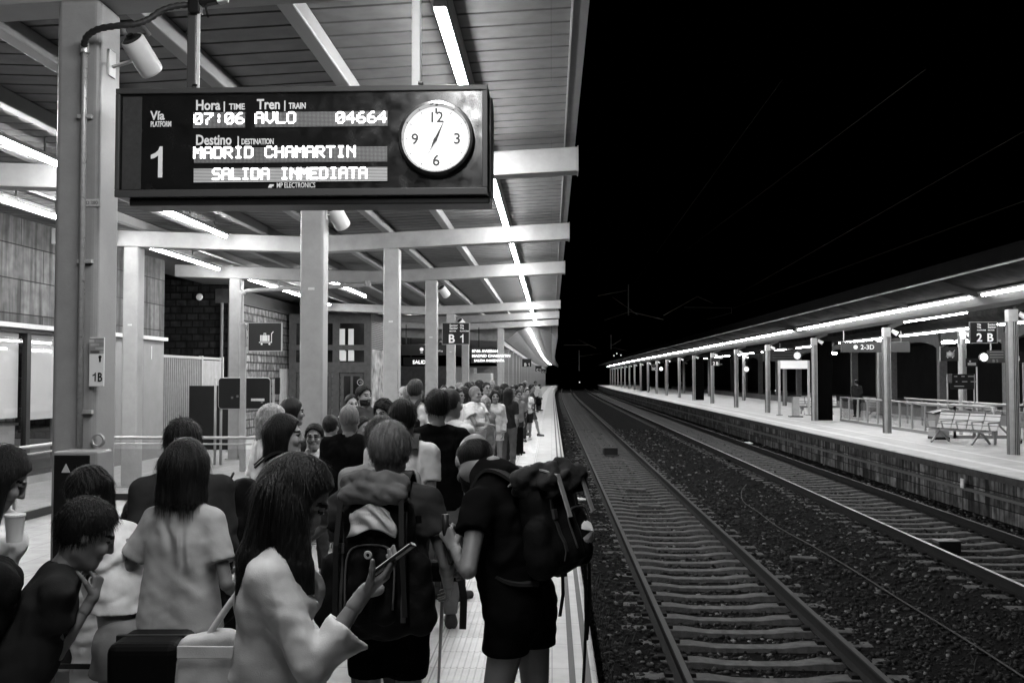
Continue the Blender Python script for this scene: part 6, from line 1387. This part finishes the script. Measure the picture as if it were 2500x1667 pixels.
MB().add(vs, fs).build('pale_panel', cloth(.44), t, smooth=True)
f = Field(np.array(P(0, .19, -.05)) - .14, np.array(P(0, .19, -.05)) + .14, .007); f.cone(P(-.05, .185, -.105), P(.05, .185, -.075), .016, .022, .02); f.cone(P(-.02, .19, -.09), P(.03, .19, -.075), .026, .026, .02); V, F = f.mesh(); obj_vf('reflective_patch', V, F, cloth(.24), t)
MB().ring(P(.0, .185, .065), .008, .018, -J12['fw'], .006, 14).build('emblem', mat('grey_print', .34, .6), t)
for sx in (-1, 1): flat_strap(MB(), [P(sx * .13, .13, .30), P(sx * .14, .17, .1), P(sx * .15, .14, -.2)], .022, .005).build('compression_strap', m_webd, t)
MB().bar(P(.19, .05, .21), P(.195, .06, .18), .02, .02).build('buckle', mat('chrome_rim', .35, .16, 1.0), t)
# the bending backpacker at the edge
def p18_top(f, J):
    f.cone(J['nb'] - Vector((0, .01, .02)), J['nb'].lerp(J['hc'], .42), .092, .078, .03); f.ball(J['nb'] + Vector((0, 0, -.01)), .12, .05)
J18 = pp('bald man in black shorts bending forward with a trekking pole at the platform edge', 1086, 1001, 4.75, face=-62, H=1.78, lean=12, head=(-44, 42, 6), topfn=p18_top, hoff=(0, .095, -.045), top=(.008, .45, .5, .014), low=('shorts', .005, .43), hair=('rim', 'black'), lod=1, seed=21, rh=(.10, .30, 1.08), lh=(-.16, .25, 1.21), lp=(-.8, -.5, -.8), rp=(.7, -.6, -.9), lcurl=1.3, ld=(0, .5, .75), rcurl=1.2, build=1.04, skin='tan', beard=True, feet=(-.1, .12))  # black hair rim and beard also put the bald head's shade into colour
t, P = pack(J18, 'large dark trekking backpack with pale straps and a white shell, worn by the bending man', .34, .24, .41, m_pack, up=-.05, lid=False)
f = Field(np.array(P(0, 0, .36)) - .36, np.array(P(0, 0, .36)) + .36, .010)
for sx in (-1, 1): f.cone(P(sx * .11, -.04, .20), P(sx * .06, .06, .22), .05, .045, .03)
f.cone(P(-.13, .09, .17), P(.13, .09, .19), .035, .045, .03); f.disp(wave(37, (26, 26, 26)), .02); V, F = f.mesh(); obj_vf('rolled_jacket', V, F, m_pack2, t)
for sx, a in ((-.10, 0), (.09, .02)): flat_strap(MB(), [P(sx, -.12, .20), P(sx * 1.05, .0, .27), P(sx * 1.1, .13, .21), P(sx * 1.15, .155, .03)], .030, .006).build('pale_strap', m_web, t)
sh = MB(); cc = P(-.03, .185, -.05)
vs = [cc - J18['fw'] * .02]; nn = 14
for i in range(nn + 1):
    a = R(-65 + 310 * i / nn); r = .046 * (1 + .05 * (i % 2)); vs.append(cc + Vector((1, 0, 0)) * r * math.sin(a) + J18['sp'] * r * math.cos(a))
vs2 = [v + J18['fw'] * .012 for v in vs]; sh.add(vs + vs2, [(0, i, i + 1) for i in range(1, nn + 1)] + [(nn + 2, nn + 3 + i, nn + 2 + i) for i in range(1, nn + 1)]).build('white_shell', mat('scallop_white', .75, .5), t)
for x0, l in ((.12, .55), (.16, .34), (-.10, .18)):
    a = P(x0, .06, -.20); flat_strap(MB(), [a, a + Vector((.005, .0, -l * .5)), a + Vector((-.005, .01, -l))], .022, .005).build('dangling_strap', m_webd, t)
hL = J18['wL']; wv = lambda p: J18['world'](p)
pt = thing('trekking_pole', 'thin dark trekking pole planted by the bending man, slanting down across the paving', 'pole')
a = J18['world'](J18['wL'] + Vector((0, .05, .05))); b = ground_hit(1006 * D, 1590 * D, 0.0); b.z = .01
MB().tube([a + Vector((0, 0, .02)), a.lerp(b, .5), b], [.011, .010, .007], 10).build('shaft', mat('pole_dark', .03, .4), pt, smooth=True)
MB().tube([a + Vector((0, 0, .10)), a - Vector((0, 0, .03))], [.018, .015], 12).build('grip', m_black, pt, smooth=True)
MB().tube(smooth_path([a + Vector((.01, 0, .06)), a + Vector((.05, -.02, -.05)), a + Vector((.02, -.01, -.12)), a + Vector((0, 0, .04))], 4), .006, 6).build('wrist_loop', m_webd, pt)
# black strap and pouch hanging between the two backpackers
t = thing('waist_bag', 'black flat bag with a hanging strap between the two backpackers', 'bag', PX(1010 * D, 1310 * D, 4.85))
MB().cbox((.02, 0, .0), (.20, .07, .10)).build('body', m_pack, t, bevel=.02); flat_strap(MB(), [Vector((.10, -.03, -.0)), Vector((.12, -.03, -.12)), Vector((.115, -.03, -.27))], .034, .006).build('strap', m_webd, t)
t['label'] = 'black flat bag with a hanging strap between the two backpackers'
# further crowd in the middle
J16 = pp('tall dark haired man in a black tee and jeans, seen from behind', 1003, 900, 7.9, face=-18, head=(4, 2, 0), top=(.009, .6, .5, .014), low=('pants', .16, .06), hair=('short', 'black'), lod=1, seed=22, build=1.04, skin='fair', shoe=m_shoe)
J17 = pp('man with shaved head and pale top right behind the tall man in black', 1036, 897, 8.9, face=28, top=(.55, .3, .5, .01), low=('pants', .06, .06), hair=('crop', 'brown'), lod=1, seed=23, skin='fair')
pp('bearded man with dark hair looking to the right in a dark tee', 836, 889, 13.2, face=130, top=(.05, .5, .5, .01), hair=('short', 'black'), beard=True, lod=1, seed=24, skin='fair')
J26 = pp('young woman with tied hair in a white vest and dark straps', 808, 911, 13.8, face=150, fem=True, top=(.6, .1, .5, .01), hair=('tail', 'black'), lod=2, seed=25, skin='fair')
pp('child with dark hair in profile beside the man in the black tee', 832, 966, 11.0, face=120, top=(.3, .4, .5, 0), hair=('short', 'black'), lod=2, seed=26, skin='tan')
pp('person with dark hair partly hidden by the second column', 760, 962, 11.4, face=15, top=(.03, .5, .5, 0), hair=('short', 'black'), lod=2, seed=27)
pp('person in a striped pale top, mostly hidden behind the man in black', 782, 968, 11.8, face=30, top=(.4, .6, .5, .01), hair=('mid', 'brown'), lod=2, seed=28)
pp('smiling old man with white hair and dark clothes facing us', 927, 889, 15.6, face=172, top=(.04, 1.8, .5, .01), hair=('rim', 'grey'), lod=2, seed=29, skin='fair')
J19b = pp('tall man from behind in a white shirt with dark rucksack straps', 955, 874, 12.2, face=20, top=(.6, .5, .5, .01), hair=('short', 'brown'), lod=2, seed=30, skin='tan')
pack(J19b, 'dark day pack worn by the tall man in the white shirt', .3, .2, .45, m_pack, h_res=.018, lid=False)
pp('grey haired person next to the tall man in the white shirt', 942, 888, 14.6, face=30, top=(.05, .5, .5, 0), hair=('short', 'grey'), lod=2, seed=31)
pp('boy in a white printed tee looking to the right', 1054, 896, 18.6, face=120, top=(.62, .5, .5, .015), hair=('short', 'black'), low=('shorts', .05, .3), lod=2, seed=32, skin='tan')
J19 = pp('balding man in a white tee with folded arms looking along the platform', 1092, 890, 16.8, face=122, top=(.62, .5, .46, .03), low=('pants', .3, .06), hair=('crop', 'grey'), rh=(-.06, .26, 1.16), lh=(.08, .28, 1.12), rp=(1, .2, -.8), lp=(-1, .2, -.8), rd=(-1, .2, 0), ld=(1, .2, 0), lod=1, seed=33, build=1.1, skin='tan')
t, _ = pack(J19, 'black patterned waist bag at the hip of the man with folded arms', .26, .16, .26, m_pack, up=-.42, straps=False, lid=False, h_res=.015); t.location = t.location + Vector((-.16, -.05, 0))
pp('woman with straight blond hair and bare shoulders beside the man with folded arms', 1114, 914, 17.4, face=172, fem=True, top=(.14, .0, .5, .01), low=('shorts', .16, .38), hair=('mid', 'blond'), lod=1, seed=34, skin='tan')
pp('young woman with dark hair in a loose pale shirt and white shorts', 1137, 900, 20.4, face=168, fem=True, top=(.5, 1.9, .46, .03), low=('shorts', .55, .40), hair=('mid', 'black'), lod=1, seed=35, skin='tan', shoe=m_shoew)
pp('woman with very long dark hair and a dark top behind the pale shirt', 1152, 898, 22.0, face=30, fem=True, top=(.02, .8, .5, .01), hair=('long', 'black'), low=('pants', .02, .06), lod=2, seed=36)
pp('woman with dark hair over a light coat', 1160, 883, 22.5, face=40, fem=True, top=(.42, 1.8, .42, .02), hair=('long', 'black'), low=('pants', .03, .06), lod=2, seed=37)
pp('small dark haired person with a ponytail at the crowd edge', 1176, 889, 25, face=150, fem=True, top=(.2, .5, .5, .01), hair=('tail', 'black'), lod=3, seed=38)
J31 = pp('traveller with a cap of dark hair and rucksack straps over a grey tee', 1190, 899, 25.5, face=140, top=(.2, .5, .5, .01), hair=('short', 'black'), low=('shorts', .03, .3), lod=2, seed=39)
suitcase(PX(1181 * D, 1000 * D, 25.0).x, 25.0, .42, .26, .72, mat('black_case', .003, .6, spec=.06), 'black upright suitcase beside the rucksack traveller', .4)
J32 = pp('woman in a white tee and dark shorts with rucksack straps standing near the edge', 1212, 895, 31.0, face=165, fem=True, top=(.62, .5, .52, .01), low=('shorts', .02, .34), hair=('short', 'black'), lod=2, seed=40, skin='tan', rh=(.1, .25, 1.0), lh=(-.1, .25, 1.0), feet=(.05, -.08), shoe=m_shoew)
tote(J32, 'wR', 'dark shoulder bag hanging before the woman in the white tee', .3, .42, .14, m_pack, .05)
pp('person stepping towards the edge in shorts and dark shoes', 1222, 884, 33, face=100, top=(.05, .5, .5, .01), low=('shorts', .05, .33), hair=('short', 'black'), lod=3, seed=41, feet=(.28, -.2), skin='tan')
J34 = pp('distant man in an open dark jacket over a white shirt', 1230, 876, 55, face=160, top=(.62, 1.0, .5, .01), low=('pants', .02, .06), hair=('short', 'black'), lod=3, seed=42)
tote(J34, 'wL', 'black duffel bag carried by the distant man in the white shirt', .5, .4, .3, m_pack, .1)
pp('distant person in white beside the man with the duffel bag', 1240, 884, 57, face=120, top=(.62, .8, .5, .01), low=('pants', .05, .06), hair=('short', 'black'), lod=3, seed=43)
bgp = [(1020, 887, 26, 'dark haired head between the third and fourth columns', .03, 'short', 'black', 170), (1038, 890, 27, 'woman with pulled back hair beyond the boy in white', .05, 'tail', 'black', 120), (1056, 880, 28, 'bald head of a man facing right behind the boy', .2, 'crop', 'grey', 110), (1077, 882, 21.5, 'tall dark haired person behind the man with folded arms', .02, 'curly', 'black', 20), (1085, 879, 27, 'face peering out beside a column, dark hair', .1, 'mid', 'black', 175),
       (1102, 877, 23, 'man with thick black hair towering behind the couple', .03, 'curly', 'black', 40), (1118, 880, 22.5, 'man in glasses and dark clothes behind the blond woman', .03, 'short', 'black', 150), (1131, 874, 27, 'white haired man far behind the blond woman', .3, 'rim', 'grey', 165), (1143, 889, 24, 'dark haired person in black between two women', .02, 'mid', 'black', 60), (1197, 882, 30, 'woman with dark hair facing us near the edge', .15, 'mid', 'black', 170),
       (1203, 880, 34, 'dark head with pale collar at the far end of the crowd', .4, 'short', 'black', 30), (1186, 886, 29, 'dark haired person half hidden by the rucksack traveller', .04, 'short', 'black', 80), (1206, 876, 40, 'white haired head in the far crowd', .5, 'short', 'grey', 20), (1067, 893, 20, 'curly dark head low in the crowd', .02, 'curly', 'black', 30), (1168, 893, 21, 'dark clothed woman with her back turned, hair to her waist', .02, 'long', 'black', 10)]
for i, (dx, dy, Y, lab, tcol, st, hc_, fa_) in enumerate(bgp):
    pp(lab, dx, dy, Y, face=fa_, top=(tcol, .7, .5, .008), hair=(st, hc_), low=('pants', .03 + .03 * (i % 3), .06), lod=3, seed=60 + i, fem=st in ('mid', 'long', 'tail'), skin=('fair', 'tan')[i % 2], glasses=('glasses' in lab))
# across the track
JF = person('lone dark figure standing beyond the stair railing across the track', 2091, 936, 47, face=0, H=1.72, top=(.02, 1.9, .48, .02), low=('pants', .02, .06), hair=('short', 'black'), lod=3, seed=90, group=None)
JF['root'].location.z = RZ
# small curly child by the guard rail
pp('small curly haired child near the guard rail behind the grey tee', 322, 1168, 6.0, face=170, top=(.25, .5, .5, 0), hair=('curly', 'brown'), lod=1, seed=91, skin='fair')
# ------------------------------------------------------------------ luggage on the ground
t = thing('wrapped_bundle', 'large white wrinkled bundle wrapped in sheeting beside the woman in the grey tee', 'bundle', (PX(310 * D, 1300 * D, 5.6).x, 5.6, 0))
f = Field((-.45, -.4, -.01), (.45, .4, 1.15), .013)
for x_, y_ in ((-.18, -.1), (.2, -.1), (-.18, .12), (.2, .12)): f.cone((x_, y_, .12), (x_ * .95, y_, .86), .13, .12, .08)
f.cone((-.3, -.17, .42), (.32, -.17, .42), .03, .03, .04, 'sub'); f.disp(wave(51, (4, 4, 46)), .013); f.disp(wave(52, (30, 30, 30)), .004); f.cut((0, 0, .003), (0, 0, -1)); V, F = f.mesh(); obj_vf('wrapping', V, F, mat('white_sheet', .62, .5, var=.06, bump=.1, bscale=30), t)
MB().box(-.33, .33, -.262, -.245, .40, .425).build('band', m_webd, t)
suitcase(PX(352 * D, 1500 * D, 3.75).x, 3.75, .27, .26, 1.0, mat('black_case', .003, .6, spec=.06), 'tall black suitcase in front of the woman in the grey tee', .05, False)
t = thing('shopping_bag', 'open dark shopping bag full of crumpled bright wrapping beside the woman in the grey tee', 'bag', (PX(540 * D, 1330 * D, 5.2).x, 5.2, 0))
MB().prism([(-.16, 0), (.16, 0), (.2, .78), (-.2, .78)], -.12, .12).build('bag_body', m_pack, t, bevel=.02)
f = Field((-.26, -.2, .68), (.26, .2, 1.06), .008)
rs = np.random.default_rng(5)
for i in range(16): f.ball((rs.uniform(-.17, .17), rs.uniform(-.1, .1), rs.uniform(.76, .95)), rs.uniform(.03, .055), .004)
f.disp(wave(77, (60, 60, 60)), .012); V, F = f.mesh(); obj_vf('crumpled_wrapping', V, F, mat('shiny_wrap', .35, .15, .4, var=.7, vscale=30), t)
t = thing('dark_bag', 'dark crumpled bag lying on the paving between the legs at the lower left', 'bag', (PX(278 * D, 1560 * D, 4.6).x, 4.5, 0)); f = Field((-.3, -.25, -.01), (.3, .25, .45), .013); f.cone((-.1, 0, .14), (.12, 0, .14), .14, .13, .04); f.cone((0, 0, .2), (.02, 0, .33), .1, .05, .05); f.disp(wave(61, (20, 20, 20)), .02); f.cut((0, 0, .003), (0, 0, -1)); V, F = f.mesh(); obj_vf('bag_body', V, F, m_pack2, t)
